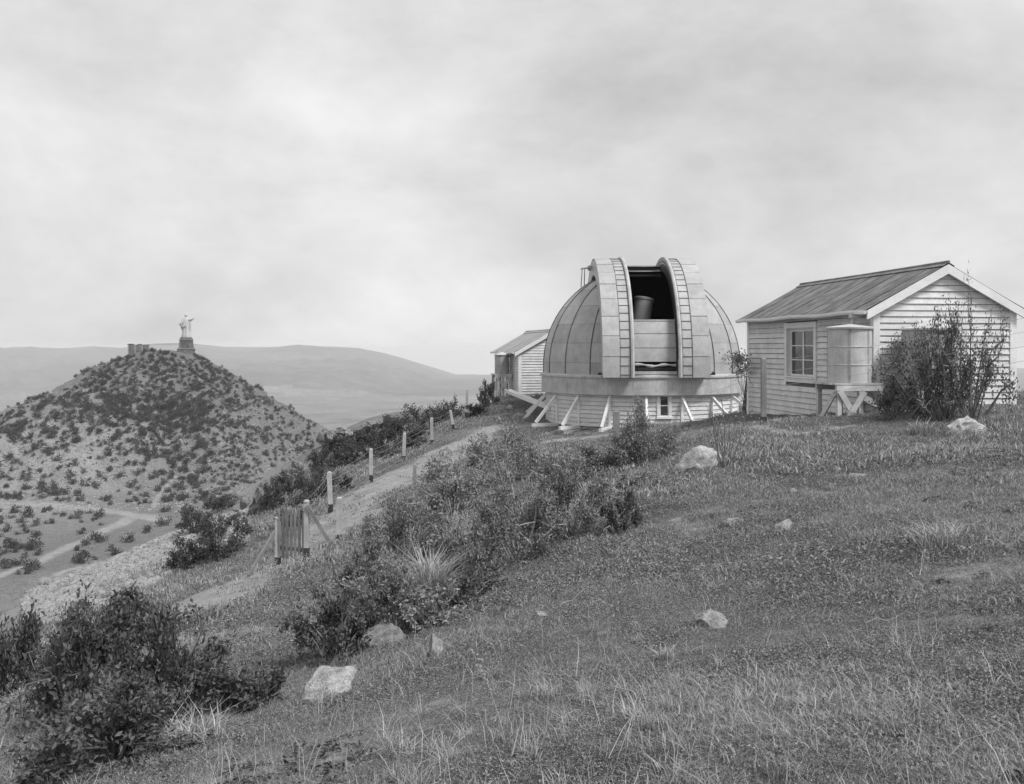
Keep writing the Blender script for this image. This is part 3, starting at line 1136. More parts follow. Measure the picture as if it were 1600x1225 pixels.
tank('small cylindrical tank with pale lid at the far hut, left of the dome', (pt3.x, pt3.y, -1.417), R(12.4), 0.40, 1.05, M['galv_old'], M['galv'], 0.12, (0.02, 0.52, 1.0), (-60, -120, 60))

# a wooden water trough running from the far tank down to the dome
a, b = ray(792, 612, 52.0), ray(862, 640, 46.0)
fl = MB()
fl.beam(a, b, 0.26, 0.05)
va, vb = Vector(a), Vector(b)
sd_ = (vb - va).normalized().cross(Vector((0, 0, 1))).normalized()
for s in (-1, 1):
    fl.beam(va + sd_ * 0.13 * s + Vector((0, 0, .06)), vb + sd_ * 0.13 * s + Vector((0, 0, .06)), 0.035, 0.18)
fo = fl.build('wooden_flume', M['trim'])
setp(fo, 'long white wooden trough sloping from the far hut tank to the dome', 'trough')

# ------------------------------------------------------------------ the observatory
DC = (6.3, 47.0)
BT, BB = -1.20, -2.06                      # top and bottom of the band under the dome
ZC = BT + 0.40                             # centre of the dome's sphere
RD = 4.74
DOME = thing('observatory', 'round observatory with ribbed sheet metal dome open at its slit, on braced white weatherboard walls', 'observatory', (DC[0], DC[1], 0))
XS = 0.98                                  # half width of the slit
YEND = 0.25                                # the slit ends just past the zenith


def sph(az, el, r=RD):
    """az from the front (-y), towards +x"""
    if el < 0:
        return Vector((r * math.sin(az), -r * math.cos(az), ZC + el))
    return Vector((r * math.sin(az) * math.cos(el), -r * math.cos(az) * math.cos(el), ZC + r * math.sin(el)))


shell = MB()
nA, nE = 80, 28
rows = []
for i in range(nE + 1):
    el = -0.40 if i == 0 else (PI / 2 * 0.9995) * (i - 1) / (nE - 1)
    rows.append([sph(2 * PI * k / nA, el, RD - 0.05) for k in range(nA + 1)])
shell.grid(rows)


def cut_slot(me, keep_parts=False):
    bm = bmesh.new()
    bm.from_mesh(me)
    for co, no in (((XS + 0.03, 0, 0), (1, 0, 0)), ((-XS - 0.03, 0, 0), (-1, 0, 0)), ((0, YEND, 0), (0, 1, 0))):
        bmesh.ops.bisect_plane(bm, geom=bm.verts[:] + bm.edges[:] + bm.faces[:], plane_co=co, plane_no=no, dist=1e-5)
    dead = [f for f in bm.faces if abs(f.calc_center_median().x) < XS + 0.029 and f.calc_center_median().y < YEND]
    bmesh.ops.delete(bm, geom=dead, context='FACES')
    n = len(bm.faces)
    bm.to_mesh(me)
    bm.free()
    return n


sm = shell.mesh('dome_lining', [M['dark']], True)  # near-black colour puts the unlit interior's darkness into the lining
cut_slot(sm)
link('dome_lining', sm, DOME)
EL = [-0.40, R(2.0), R(13), R(24), R(36), R(49), R(64), R(89.9)]
dome_shell = DOME
for k in range(20):
    a0, a1 = R(18 * k), R(18 * (k + 1))
    for e in range(len(EL) - 1):
        m = MB()
        ne = 5
        rows = []
        rr = RD + 0.006 * ((e + k) % 2)
        for i in range(ne + 1):
            el = EL[e] + 0.0009 + (EL[e + 1] - EL[e] - 0.0018) * i / ne
            if e == 0:
                el = -0.40 + 0.40 * i / ne if i < ne else R(2.0) - 0.0009
            rows.append([sph(a0 + (a1 - a0) * j / 5, el, rr) for j in range(6)])
        m.grid(rows)
        me = m.mesh('dome_panel', [M['dome']], True)
        mid = sph((a0 + a1) / 2, (EL[e] + EL[e + 1]) / 2)
        if mid.y < 1.5 and abs(mid.x) < XS + 1.2:
            if cut_slot(me) == 0:
                continue
        link('dome_panel', me, DOME)
    # the standing seam between two gores
    pts = []
    for i in range(26):
        el = -0.39 if i == 0 else R(88.5) * (i - 1) / 24
        pts.append(sph(a0, el, RD + 0.02))
    segs, cur = [], []
    for p in pts:
        if abs(p.x) < XS + 0.08 and p.y < YEND + 0.05:
            if len(cur) > 1: segs.append(cur)
            cur = []
        else:
            cur.append(p)
    if len(cur) > 1: segs.append(cur)
    if segs:
        m = MB()
        for s in segs:
            m.tube(s, 0.022, 6)
        m.build('rib', M['seam'] if k % 1 == 0 else M['dome'], DOME, smooth=True)

# band (skirt) under the dome: flat sheets round a ring, a roll moulding on top
m = MB()
m.lathe([(4.60, BB + 0.02), (4.83, BB), (4.85, BB + 0.02), (4.85, BB + 0.06)], 90, close_top=False)
m.lathe([(4.84, BT - 0.06), (4.90, BT - 0.10), (4.92, BT - 0.04), (4.90, BT + 0.02), (4.80, BT + 0.05), (4.66, BT + 0.06)], 90, close_top=False)
band = m.build('dome_band', M['band'], DOME, smooth=True)
for k in range(18):
    a0, a1 = R(20 * k - 11), R(20 * k + 9)
    rr = 4.845 + 0.006 * (k % 2)
    rows = [[(rr * math.sin(a0 + (a1 - a0) * j / 6), -rr * math.cos(a0 + (a1 - a0) * j / 6), z) for j in range(7)] for z in (BB + 0.01, BT - 0.05)]
    MB().grid(rows).build('band_sheet', M['band'], band, smooth=True)

# walls: eighteen flat bays of lapped boards with posts and raking braces
RW = 4.60
WB = -3.50
A0 = -4.6
wall = MB()
wall.lathe([(RW * math.cos(R(10)) - 0.09, WB), (RW * math.cos(R(10)) - 0.09, BB + 0.3)], 36, close_top=False)
wallo = wall.build('wall', M['backing'], DOME)


def bay_frame(k):
    b = R(A0 + 20 * k + 10)
    n = Vector((math.sin(b), -math.cos(b), 0))
    t = Vector((math.cos(b), math.sin(b), 0))
    return n, t


apo = RW * math.cos(R(10))
half = RW * math.sin(R(10))
pitch = 0.19
for k in range(18):
    n, t = bay_frame(k)
    if n.y > 0.55:
        continue
    z = WB
    while z < BB - 0.02:
        zt = min(z + pitch, BB + 0.05)
        spans = [(-half + 0.02, half - 0.02)]
        if k == 0 and zt > -3.08:
            spans = [(-half + 0.02, -0.30), (0.30, half - 0.02)]
        for s0, s1 in spans:
            th = 0.046 + random.uniform(-.003, .006)
            pts = []
            for zz, tk in ((z, th), (zt - 0.016, 0.012)):
                for s, o in ((s0, -0.01), (s1, -0.01), (s1, tk), (s0, tk)):
                    pts.append(n * (apo + o) + t * s + Vector((0, 0, zz)))
            mb = MB().quadbox(pts)
            flip_if_needed(mb)
            mb.build('board', M['board'], wallo)
        z = zt
    # window of the bay facing the camera
    if k == 0:
        def P(s, o, z): return n * (apo + o) + t * s + Vector((0, 0, z))

        def BX(mb, s0, s1, o0, o1, z0, z1):
            mb.quadbox([P(s0, o0, z0), P(s0, o1, z0), P(s1, o1, z0), P(s1, o0, z0), P(s0, o0, z1), P(s0, o1, z1), P(s1, o1, z1), P(s1, o0, z1)])
            return mb
        wf = link('window', None, DOME)
        for s0 in (-0.33, 0.20):
            f = BX(MB(), s0, s0 + 0.13, 0, 0.085, -3.0, BB); flip_if_needed(f); f.build('jamb', M['trim'], wf)
        f = BX(MB(), -0.36, 0.36, 0, 0.12, -3.1, -3.0); flip_if_needed(f); f.build('sill', M['trim'], wf)
        f = MB()
        for q in ((-0.2, -0.16, -3.0, BB), (0.16, 0.2, -3.0, BB), (-0.16, 0.16, -3.0, -2.95), (-0.16, 0.16, BB - 0.06, BB), (-0.16, 0.16, -2.53, -2.49)):
            BX(f, q[0], q[1], 0.0, 0.05, q[2], q[3])
        f.f = [tuple(reversed(q)) for q in f.f]
        f.build('sash', M['trim'], wf)
        for z0, z1 in ((-2.95, -2.53), (-2.49, BB - 0.06)):
            g = BX(MB(), -0.16, 0.16, 0.005, 0.02, z0, z1); flip_if_needed(g); g.build('pane', M['glass'], wf)
for k in range(18):
    b = R(A0 + 20 * k)
    n = Vector((math.sin(b), -math.cos(b), 0))
    if n.y > 0.6:
        continue
    MB().beam(n * (RW + 0.02) + Vector((0, 0, WB - 0.02)), n * (RW + 0.02) + Vector((0, 0, BB + 0.03)), 0.11, 0.11, up=n).build('wall_post', M['trim'], DOME)
    gz = h1(DC[0] + n.x * 5.75, DC[1] + n.y * 5.75)
    zb_ = max(WB + 0.03, gz - 0.05)
    MB().beam(n * (RW + 0.06) + Vector((0, 0, BB - 0.12)), n * 5.76 + Vector((0, 0, zb_ + 0.05)), 0.10, 0.13).build('brace', M['trim'], DOME)
    if gz < WB + 0.12:
        MB().beam(n * (RW - 0.1) + Vector((0, 0, WB - 0.04)), n * 5.95 + Vector((0, 0, WB - 0.04)), 0.13, 0.15).build('ground_beam', M['trim'], DOME)
        # rough stone pier under the end of the beam
        pr = MB()
        pier = pr.box(-0.02, 0.02, -0.02, 0.02, 0, 0.02)
        top_, bot_ = WB - 0.12, gz - 0.3
        rr = random.Random(k)
        first = True
        zz = bot_
        holder = None
        while zz < top_ - 0.02:
            hh = min(rr.uniform(0.14, 0.2), top_ - zz)
            if top_ - zz - hh < 0.07: hh = top_ - zz
            cc = [-0.28, rr.uniform(-0.06, 0.06), 0.28]
            for i in range(2):
                for j, (ra, rb) in enumerate(((4.9, 5.3), (5.3, 5.68), (5.68, 6.0))):
                    tdir = Vector((-n.y, n.x, 0))
                    s0, s1 = cc[i] + 0.008, cc[i + 1] - 0.008
                    jit = lambda: Vector((rr.uniform(-.02, .02), rr.uniform(-.02, .02), rr.uniform(-.012, .012)))
                    pts = [n * (ra + .008) + tdir * s0, n * (ra + .008) + tdir * s1, n * (rb - .008) + tdir * s1, n * (rb - .008) + tdir * s0]
                    q = [p + Vector((0, 0, zz)) + jit() for p in pts] + [p + Vector((0, 0, zz + hh - 0.01)) + jit() for p in pts]
                    mb = MB().quadbox(q)
                    flip_if_needed(mb)
                    mb.build('stone', M['masonry'], wallo)
            zz += hh

# low rubble footing under the wall where the ground falls away on the left
rr = random.Random(5)
for k in range(60):
    b = R(-95 + k * 2.1)
    n = Vector((math.sin(b), -math.cos(b), 0))
    gz = h1(DC[0] + n.x * 4.6, DC[1] + n.y * 4.6)
    z = gz - 0.25
    while z < WB - 0.03:
        hgt = min(rr.uniform(0.12, 0.22), WB - 0.02 - z)
        tdir = Vector((-n.y, n.x, 0))
        w = RW * R(2.1) / 2 - 0.006
        o = rr.uniform(-0.03, 0.03)
        q = []
        for zz in (z, z + hgt - 0.012):
            for s, rad in ((-w, 4.3), (w, 4.3), (w, 4.55 + o), (-w, 4.55 + o)):
                q.append(n * rad + tdir * s + Vector((rr.uniform(-.012, .012), rr.uniform(-.012, .012), zz + rr.uniform(-.01, .01))))
        mb = MB().quadbox(q)
        flip_if_needed(mb)
        mb.build('stone', M['masonry'], wallo)
        z += hgt

# shutters: two curved halves drawn apart
RS = RD + 0.44
E0, E1 = -R(5.0), R(128)                   # from the skirt at the front, over the top and down the back


def arc(x, a, r):
    if a < 0:
        return Vector((x, -r, ZC + a * r))
    return Vector((x, -r * math.cos(a), ZC + r * math.sin(a)))


def arc_sheet(m, x0, x1, a0, a1, r, n=4):
    m.grid([[arc(x0 + (x1 - x0) * j, a0 + (a1 - a0) * i / n, r) for j in (0, 1)] for i in range(n + 1)])


for s in (-1, 1):
    xi, xl, xo = s * XS, s * 1.58, s * 2.34
    body = MB()
    n = 40
    prof = [(xi, RS - 0.02), (xi, RD - 0.02), (xi + s * 0.06, RD - 0.02), (xi + s * 0.06, RS - 0.06), (xo - s * 0.05, RS - 0.06), (xo - s * 0.05, RD - 0.35), (xo, RD - 0.35), (xo, RS - 0.03), (xi, RS - 0.03)]
    body.grid([[arc(x, E0 + (E1 - E0) * i / n, r) for x, r in prof] for i in range(n + 1)])
    for a in (E0, E1):                     # closed ends
        body.quadbox([arc(xi, a, RS - 0.06), arc(xo, a, RS - 0.06), arc(xo, a + 0.006, RS - 0.06), arc(xi, a + 0.006, RS - 0.06),
                      arc(xi, a, RD - 0.02), arc(xo, a, RD - 0.02), arc(xo, a + 0.006, RD - 0.02), arc(xi, a + 0.006, RD - 0.02)])
    sh = body.build('shutter', M['shutter'], DOME, smooth=True)
    N = 13
    for k in range(N):
        a0 = E0 + (E1 - E0) * k / N
        a1 = E0 + (E1 - E0) * (k + 1) / N - 0.005
        m = MB()
        rr_ = RS + 0.004 + 0.008 * (k % 2)
        arc_sheet(m, xl, xo + s * 0.006, a0, a1, rr_)
        if s < 0:
            m.f = [tuple(reversed(q)) for q in m.f]
        m.build('shutter_panel', M['shutter'], sh, smooth=True)
    NL = 30
    m = MB()
    arc_sheet(m, xi, xl, E0, E1, RS - 0.012, 48)
    m.build('ladder_strip', M['shutter'], sh, smooth=True)
    for x in (xl - s * 0.0, xi + s * 0.16):
        MB().tube([arc(x, E0 + (E1 - E0) * i / 48, RS + 0.008) for i in range(49)], 0.014, 5).build('ladder_rail', M['seam'], sh, smooth=True)
    for k in range(NL):
        a = E0 + (E1 - E0) * (k + 0.3) / NL
        MB().beam(arc(xi + s * 0.17, a, RS + 0.006), arc(xl - s * 0.01, a, RS + 0.006), 0.024, 0.02).build('rung', M['seam'], sh)
    # rounded lip on the edge of the slit
    MB().tube([arc(xi + s * 0.06, E0 + (E1 - E0) * i / 48, RS + 0.03) for i in range(49)], 0.085, 8).build('shutter_lip', M['band'], sh, smooth=True)
    # nested angle rails on the inner face
    for r_, dx in ((RS - 0.12, 0.05), (RS - 0.26, 0.08)):
        MB().tube([arc(xi - s * 0.0 + s * dx * 0.2, R(4) + (E1 - R(8)) * i / 40, r_) for i in range(41)], 0.035, 5).build('edge_rail', M['iron'], sh, smooth=True)
    # rollers at the foot of the shutter
    ro = MB()
    ro.box(*(sorted((xo + s * 0.02, xo + s * 0.22))), -RS - 0.02, -RS + 0.18, ZC - 0.34, ZC - 0.28)
    ro.tube([(xo + s * 0.06, -RS - 0.02, ZC - 0.24), (xo + s * 0.20, -RS - 0.02, ZC - 0.24)], 0.05, 8)
    ro.build('roller', M['iron'], sh)
# jambs along the slit
for s in (-1, 1):
    j = MB()
    rows = []
    for i in range(30):
        a = R(-4) + (R(90) + R(4)) * i / 29
        rows.append([arc(s * (XS + 0.02), a, RD - 0.16), arc(s * (XS + 0.02), a, RD + 0.16)])
    j.grid(rows)
    j.grid([[p + Vector((-s * 0.05, 0, 0)) for p in reversed(r_)] for r_ in rows])
    j.build('slit_jamb', M['iron'], DOME, smooth=True)
# cross beams at the head of the slit
for i, (y, dz, hgt, mt) in enumerate(((YEND, 0.03, 0.16, 'iron'), (YEND - 0.12, 0.12, 0.05, 'band'), (YEND - 0.3, -0.14, 0.06, 'galv_old'), (YEND - 0.1, -0.34, 0.10, 'iron'))):
    MB().box(-XS - 0.05, XS + 0.05, y, y + 0.1, ZC + RD + dz - hgt / 2, ZC + RD + dz + hgt / 2).build('cross_beam', M[mt], DOME)
# the lower shutter: curved sheets closing the foot of the slit, canvas bundle and rails below
LS = [(R(2.6), R(10.2)), (R(10.2), R(18.2)), (R(18.2), R(26))]
for i, (a0, a1) in enumerate(LS):
    m = MB()
    arc_sheet(m, -XS + 0.04, XS - 0.04, a0 + 0.004, a1 - 0.002, RD - 0.03 - 0.012 * i, 5)
    m.build('slit_panel', M['canvas' if i == 0 else 'shutter'], DOME, smooth=True)
top = arc(0, R(26), RD - 0.05)
MB().box(-XS + 0.03, XS - 0.03, top.y - 0.03, top.y + 0.05, top.z - 0.02, top.z + 0.05).build('slit_rail', M['band'], DOME)
m = MB()
cv = []
for i in range(13):
    x = -XS + 0.06 + (2 * XS - 0.12) * i / 12
    cv.append(arc(x, R(1.2), RD + 0.0) + Vector((0, 0, 0.03 * math.sin(i * 0.9) - 0.04 * math.sin(PI * i / 12))))
m.tube(cv, [0.055 + 0.02 * math.sin(i * 1.7) for i in range(13)], 8)
m.build('canvas_roll', M['canvas'], DOME, smooth=True)
for a, r_, mt in ((R(-1.2), RD - 0.22, 'iron'), (R(-3.1), RD + 0.05, 'band'), (R(-4.9), RD - 0.04, 'iron')):
    p = arc(0, a, r_)
    MB().box(-XS + 0.02, XS - 0.02, p.y - 0.05, p.y + 0.05, p.z - 0.07, p.z + 0.07).build('slit_sill', M[mt], DOME)
# hand winch and bracket on the back of the left shutter
br = MB()
bx = -2.34
for y in (0.3, 0.75):
    br.tube([(bx - 0.02, y, ZC + RS - 0.35), (bx - 0.55, y, ZC + RS - 0.42)], 0.03, 6)
br.tube([(bx - 0.5, 0.3, ZC + RS - 0.40), (bx - 0.56, 0.3, ZC + RS - 1.35)], 0.025, 6)
br.tube([(bx - 0.38, 0.3, ZC + RS - 0.40), (bx - 0.40, 0.3, ZC + RS - 1.25)], 0.025, 6)
br.tube([(bx - 0.05, 0.3, ZC + RS - 0.40), (bx - 0.22, 0.3, ZC + RS - 0.40)], 0.13, 8)
br.build('winch_bracket', M['galv_old'], DOME, smooth=True)

# the telescope inside
TEL = thing('telescope', 'reflecting telescope tube pointing up through the open slit of the dome', 'telescope', (DC[0] - 0.12, DC[1] - 1.6, 0.0))
ax = Vector((0.15, 0.10, 0.98)).normalized()
c0 = Vector((-0.12, 0.0, 1.02))


def oriented_lathe(prof, base, axis, n=28):
    mb = MB().lathe(prof, n, close_top=False, close_bot=True)
    q = axis.to_track_quat('Z', 'Y')
    mb.v = [tuple(base + q @ Vector(v)) for v in mb.v]
    return mb


oriented_lathe([(0.44, 0), (0.46, 0.1), (0.44, 0.2), (0.44, 1.62), (0.47, 1.64), (0.48, 1.74), (0.455, 1.76), (0.41, 1.76), (0.40, 0.3), (0.0, 0.3)], c0 - ax * 0.35, ax).build('tube', M['tube'], TEL, smooth=True)
oriented_lathe([(0.45, 0), (0.475, 0.02), (0.475, 0.08), (0.45, 0.1)], c0 + ax * 0.1, ax).build('band', M['iron'], TEL, smooth=True)
oriented_lathe([(0.06, 0), (0.06, 0.6)], c0 - ax * 0.3 + Vector((0.5, -0.1, 0)), ax, 10).build('finder', M['tube'], TEL, smooth=True)
m = MB(); m.lathe([(0.8, -3.4), (0.6, -2.2), (0.5, -0.6)], 16); m.beam((0, 0, -0.7), (0, 0, 0.7), 0.55, 0.5); m.build('mount', M['iron'], TEL)

# ------------------------------------------------------------------ fences and gate


def post(parent, x, y, hgt, w, mat, tar=0.32, lean=(0, 0), round_=False, name='post', z=None):
    zb = (h1(x, y) if z is None else z)
    p0 = Vector((x, y, zb - 0.35)) - parent.location
    pm = Vector((x, y, zb + tar)) - parent.location
    p1 = Vector((x + lean[0], y + lean[1], zb + hgt)) - parent.location
    m = MB()
    if tar > 0:
        d = (p1 - p0)
        pm = p0 + d * ((0.35 + tar) / (hgt + 0.35))
    if round_:
        m.tube([pm if tar > 0 else p0, p1 - (p1 - p0) * 0.02, p1], [w / 2, w / 2 * 0.95, w / 2 * 0.75], 9)
    else:
        m.beam(pm if tar > 0 else p0, p1, w, w, up=(0, 1, 0))
        m.beam(p1, p1 + Vector((0, 0, 0.03)), w * 1.0, w * 1.0, up=(0, 1, 0), taper=0.5)
    o = m.build(name, M[mat], parent, smooth=round_)
    if tar > 0:
        MB().beam(p0, pm, w * 1.12, w * 1.12, up=(0, 1, 0)).build('tarred_base', M['tar'], o)
    return p1


def wires(parent, tops, fracs, hgts, r=0.006, sag=0.02):
    """tops: post tops (local), one wire per fraction of the height"""
    for f in fracs:
        m = MB()
        for (a, ha), (b, hb) in zip(zip(tops[:-1], hgts[:-1]), zip(tops[1:], hgts[1:])):
            pa = a - Vector((0, 0, ha * (1 - f)))
            pb = b - Vector((0, 0, hb * (1 - f)))
            pts = []
            for i in range(7):
                t = i / 6
                p = pa.lerp(pb, t)
                p.z -= sag * 4 * t * (1 - t) * (1 + f)
                pts.append(p)
            m.tube(pts, r, 4)
        m.build('wire', M['wire'], parent)


FP = [(517, 800, 30, 1.25, 0.125), (580, 754, 35, 1.2, 0.12), (630, 721.6, 40, 1.2, 0.125), (675, 695.5, 44, 1.24, 0.13), (711, 671, 46, 0.92, 0.12), (728, 652, 50, 1.45, 0.13)]
gx0, gy0 = ray(480, 863, 24)[:2]
FEN = thing('wire_fence', 'wire fence of pale tar-footed posts climbing the slope from the gate', 'fence', (gx0, gy0, h1(gx0, gy0)))
tops, hg = [], []
gt = Vector((gx0, gy0, h1(gx0, gy0) + 1.42)) - FEN.location
tops.append(gt); hg.append(1.35)
for i, (px, py, d, hh, w) in enumerate(FP):
    x, y, _ = ray(px, py, d)
    ln = (-0.22, 0.1) if i == 4 else (random.uniform(-.07, .07), random.uniform(-.07, .07))
    tops.append(post(FEN, x, y, hh, w, 'post', 0.26, ln))
    hg.append(hh)
x, y, _ = ray(771, 640, 56)
wires(FEN, tops, (0.97, 0.78, 0.6, 0.42, 0.18), hg, 0.0034, 0.03)

# second fence from the path up past the dome to the cottage
FEN2 = thing('wire_fence', 'sparse wire fence crossing the slope in front of the dome and cottage', 'fence', (0, 20, -3))
tops, hg = [], []
for px, py, d, hh, w, mt, tr_, ln in [(527, 848, 25.0, 1.05, 0.13, 'post', 0.1, (0.02, 0.0)), (648, 752, 30.0, 0.72, 0.10, 'grey_post', 0, (0, 0)), (963, 673, 37.5, 1.1, 0.24, 'grey_post', 0, (0, 0)),
                                  (1193, 664, 23.0, 1.56, 0.115, 'grey_post', 0.18, (0.0, 0))]:
    x, y, _ = ray(px, py, d)
    if px == 527:
        y = 25.2
    tops.append(post(FEN2, x, y, hh, w, mt, tr_, ln)); hg.append(hh)
last = Vector(ray(1700, 470, 19.0)) - FEN2.location
tops.append(last); hg.append(1.5)
wires(FEN2, tops, (0.95, 0.76, 0.56, 0.36), hg, 0.0035, 0.04)
x, y, _ = ray(1160, 636, 38)
LP = thing('leaning_post', 'dark leaning post in the gap between dome and cottage', 'post', (x, y, h1(x, y)))
post(LP, x, y, 1.5, 0.13, 'tar', 0, (0.22, 0))
x, y, _ = ray(769, 615, 57)
PX = thing('slender_post', 'dark slender post standing left of the far hut tank', 'post', (x, y, h1(x, y)))
post(PX, x, y, 2.0, 0.12, 'tar', 0, (0.05, 0))

# gate
gp0 = Vector(ray(434, 862, 23.4)); gp1 = Vector(ray(479, 862, 23.0))
gp0.z, gp1.z = h1(gp0.x, gp0.y), h1(gp1.x, gp1.y)
GATE = thing('picket_gate', 'closed grey picket gate between two braced pale posts on the dirt path', 'gate', tuple((gp0 + gp1) / 2))
for p, hh, tr_ in ((gp0, 1.10, 0.20), (gp1, 1.30, 0.24)):
    t1 = post(GATE, p.x, p.y, hh, 0.115, 'post', tr_, name='gate_post')
    MB().lathe([(0.02, hh - 0.0), (0.07, hh + 0.01), (0.078, hh + 0.05), (0.05, hh + 0.085)], 10).build('post_cap', M['post'], [c for c in GATE.children if c.name.startswith('gate_post')][-1]).location = Vector((p.x, p.y, p.z)) - GATE.location
ga, gb = gp0 - GATE.location, gp1 - GATE.location
dirv = (gb - ga); dirv.z = 0
gl = dirv.length; dirv.normalize()
nrm = Vector((dirv.y, -dirv.x, 0))
zg = 0.06
NP = 7
for k in range(NP):
    t_ = (k + 0.55) / NP
    c = Vector((ga.x, ga.y, 0)) + dirv * gl * t_
    wv = 0.08 + random.uniform(-0.01, 0.008)
    hv_ = 1.20 + random.uniform(-0.05, 0.05)
    lean = random.uniform(-0.015, 0.015)
    pts = []
    for o in (-0.011, 0.011):
        for s, z in ((-wv / 2, zg), (wv / 2, zg), (wv / 2, zg + hv_ - 0.09), (0, zg + hv_), (-wv / 2, zg + hv_ - 0.09)):
            pts.append(c + dirv * (s + lean * z) + nrm * (o + 0.04) + Vector((0, 0, z)))
    m = MB()
    m.v = [tuple(p) for p in pts]
    m.f = [(4, 3, 2, 1, 0), (5, 6, 7, 8, 9)] + [(i, (i + 1) % 5, 5 + (i + 1) % 5, 5 + i) for i in range(5)]
    m.m = [0] * 7
    m.build('picket', M['wood'], GATE)
for z in (0.30, 0.98):
    MB().beam(Vector((ga.x, ga.y, z)) + dirv * 0.07, Vector((ga.x, ga.y, z)) + dirv * (gl - 0.07), 0.035, 0.09).build('gate_rail', M['wood'], GATE)
f0 = Vector(ray(388, 886, 22.6)); f0.z = h1(f0.x, f0.y) + 0.03
MB().beam(ga + Vector((-0.05, 0, 0.86)), f0 - GATE.location, 0.06, 0.065).build('post_brace', M['grey_post'], GATE)
f1 = Vector(ray(521, 853, 23.0)); f1.z = h1(f1.x, f1.y) + 0.03
MB().beam(gb + Vector((0.02, -0.07, 1.26)), f1 - GATE.location, 0.075, 0.085).build('post_brace', M['wood'], GATE)

# ------------------------------------------------------------------ statue on the far hill
sx, sy = -203.6, 600.0
sz = h1(sx, sy) - 0.4
ST = thing('statue', 'white robed statue with one arm stretched out, on a dark stone pedestal on the hilltop', 'statue', (sx, sy, sz))
pz = 0.0
MB().box(-4.3, 4.3, -4.0, 4.0, -3.0, 1.7).build('plinth', M['far_stone'], ST)
MB().box(-4.5, 4.9, -4.3, 4.3, 1.7, 2.1).build('plinth_slab', M['masonry'], ST)
z = 2.1
for i in range(5):
    hw_ = 3.7 - i * 0.11
    for j in range(4):
        x0 = -hw_ + 2 * hw_ * j / 4 + (0.0 if i % 2 else 0.0)
        x1 = -hw_ + 2 * hw_ * (j + 1) / 4
        e = random.uniform(-.08, .12)
        MB().box(x0 + 0.06, x1 - 0.06, -hw_ * 0.95 - e, hw_ * 0.95, z + 0.05, z + 1.05).build('pedestal_block', M['far_stone'], ST)
    z += 1.08
MB().box(-3.1, 3.1, -2.9, 2.9, 2.1, z).build('pedestal_core', M['far_stone'], ST)
MB().box(-3.6, 3.6, -3.5, 3.5, z, z + 0.5).build('cornice', M['masonry'], ST)
MB().box(-2.9, 2.9, -2.8, 2.8, z + 0.5, z + 1.4).build('upper_block', M['far_stone'], ST)
z0 = z + 1.4
fg = MB()
# robe and body as one turned, pleated form; facing the town, a little to the right
prof = [(0.0, 2.75, 2.3), (0.4, 2.85, 2.4), (1.6, 2.55, 2.2), (3.4, 2.35, 2.0), (5.0, 2.3, 1.9), (6.6, 2.55, 1.9), (8.0, 2.5, 1.8), (9.3, 2.25, 1.6), (10.2, 2.0, 1.35), (10.9, 1.55, 1.1), (11.3, 0.85, 0.8), (11.6, 0.62, 0.65),
        (11.9, 0.78, 0.85), (12.4, 0.92, 1.0), (12.9, 0.9, 1.0), (13.3, 0.65, 0.75), (13.5, 0.2, 0.25)]
n = 36
b0 = len(fg.v)
for zz, rx, ry in prof:
    for k in range(n):
        a_ = 2 * PI * k / n
        pl_ = 1 + (0.07 * math.sin(a_ * 9 + zz * 0.25) + 0.05 * math.sin(a_ * 5 + 1.0)) * max(0.0, min(1.0, (10.5 - zz) / 4))
        off = 0.25 * math.sin(zz * 0.25)
        fg.v.append((off + rx * pl_ * math.cos(a_), ry * pl_ * math.sin(a_), z0 + zz))
for i in range(len(prof) - 1):
    for k in range(n):
        fg.f.append((b0 + i * n + k, b0 + i * n + (k + 1) % n, b0 + (i + 1) * n + (k + 1) % n, b0 + (i + 1) * n + k)); fg.m.append(0)
fg.f.append(tuple(b0 + (len(prof) - 1) * n + k for k in range(n))); fg.m.append(0)
# arm reaching to the right, with wide sleeve, hand and fingers
fg.tube([(1.2, -0.2, z0 + 10.0), (2.4, -0.6, z0 + 9.9), (3.7, -1.0, z0 + 10.3), (4.4, -1.2, z0 + 10.6)], [1.0, 0.95, 0.65, 0.4], 10)
fg.tube([(2.2, -0.6, z0 + 9.4), (2.6, -0.7, z0 + 8.0), (2.5, -0.6, z0 + 6.4), (2.3, -0.5, z0 + 4.4), (2.1, -0.4, z0 + 2.8)], [0.7, 0.75, 0.6, 0.45, 0.2], 8)
fg.tube([(4.3, -1.2, z0 + 10.55), (4.9, -1.35, z0 + 10.8)], [0.3, 0.34], 8)
for k in range(4):
    fg.tube([(4.85, -1.5 + 0.13 * k, z0 + 10.8), (5.3 + 0.1 * (k in (1, 2)), -1.55 + 0.13 * k, z0 + 11.0)], [0.075, 0.05], 5)
fg.tube([(4.6, -1.3, z0 + 10.8), (4.85, -1.35, z0 + 11.15)], [0.08, 0.05], 5)
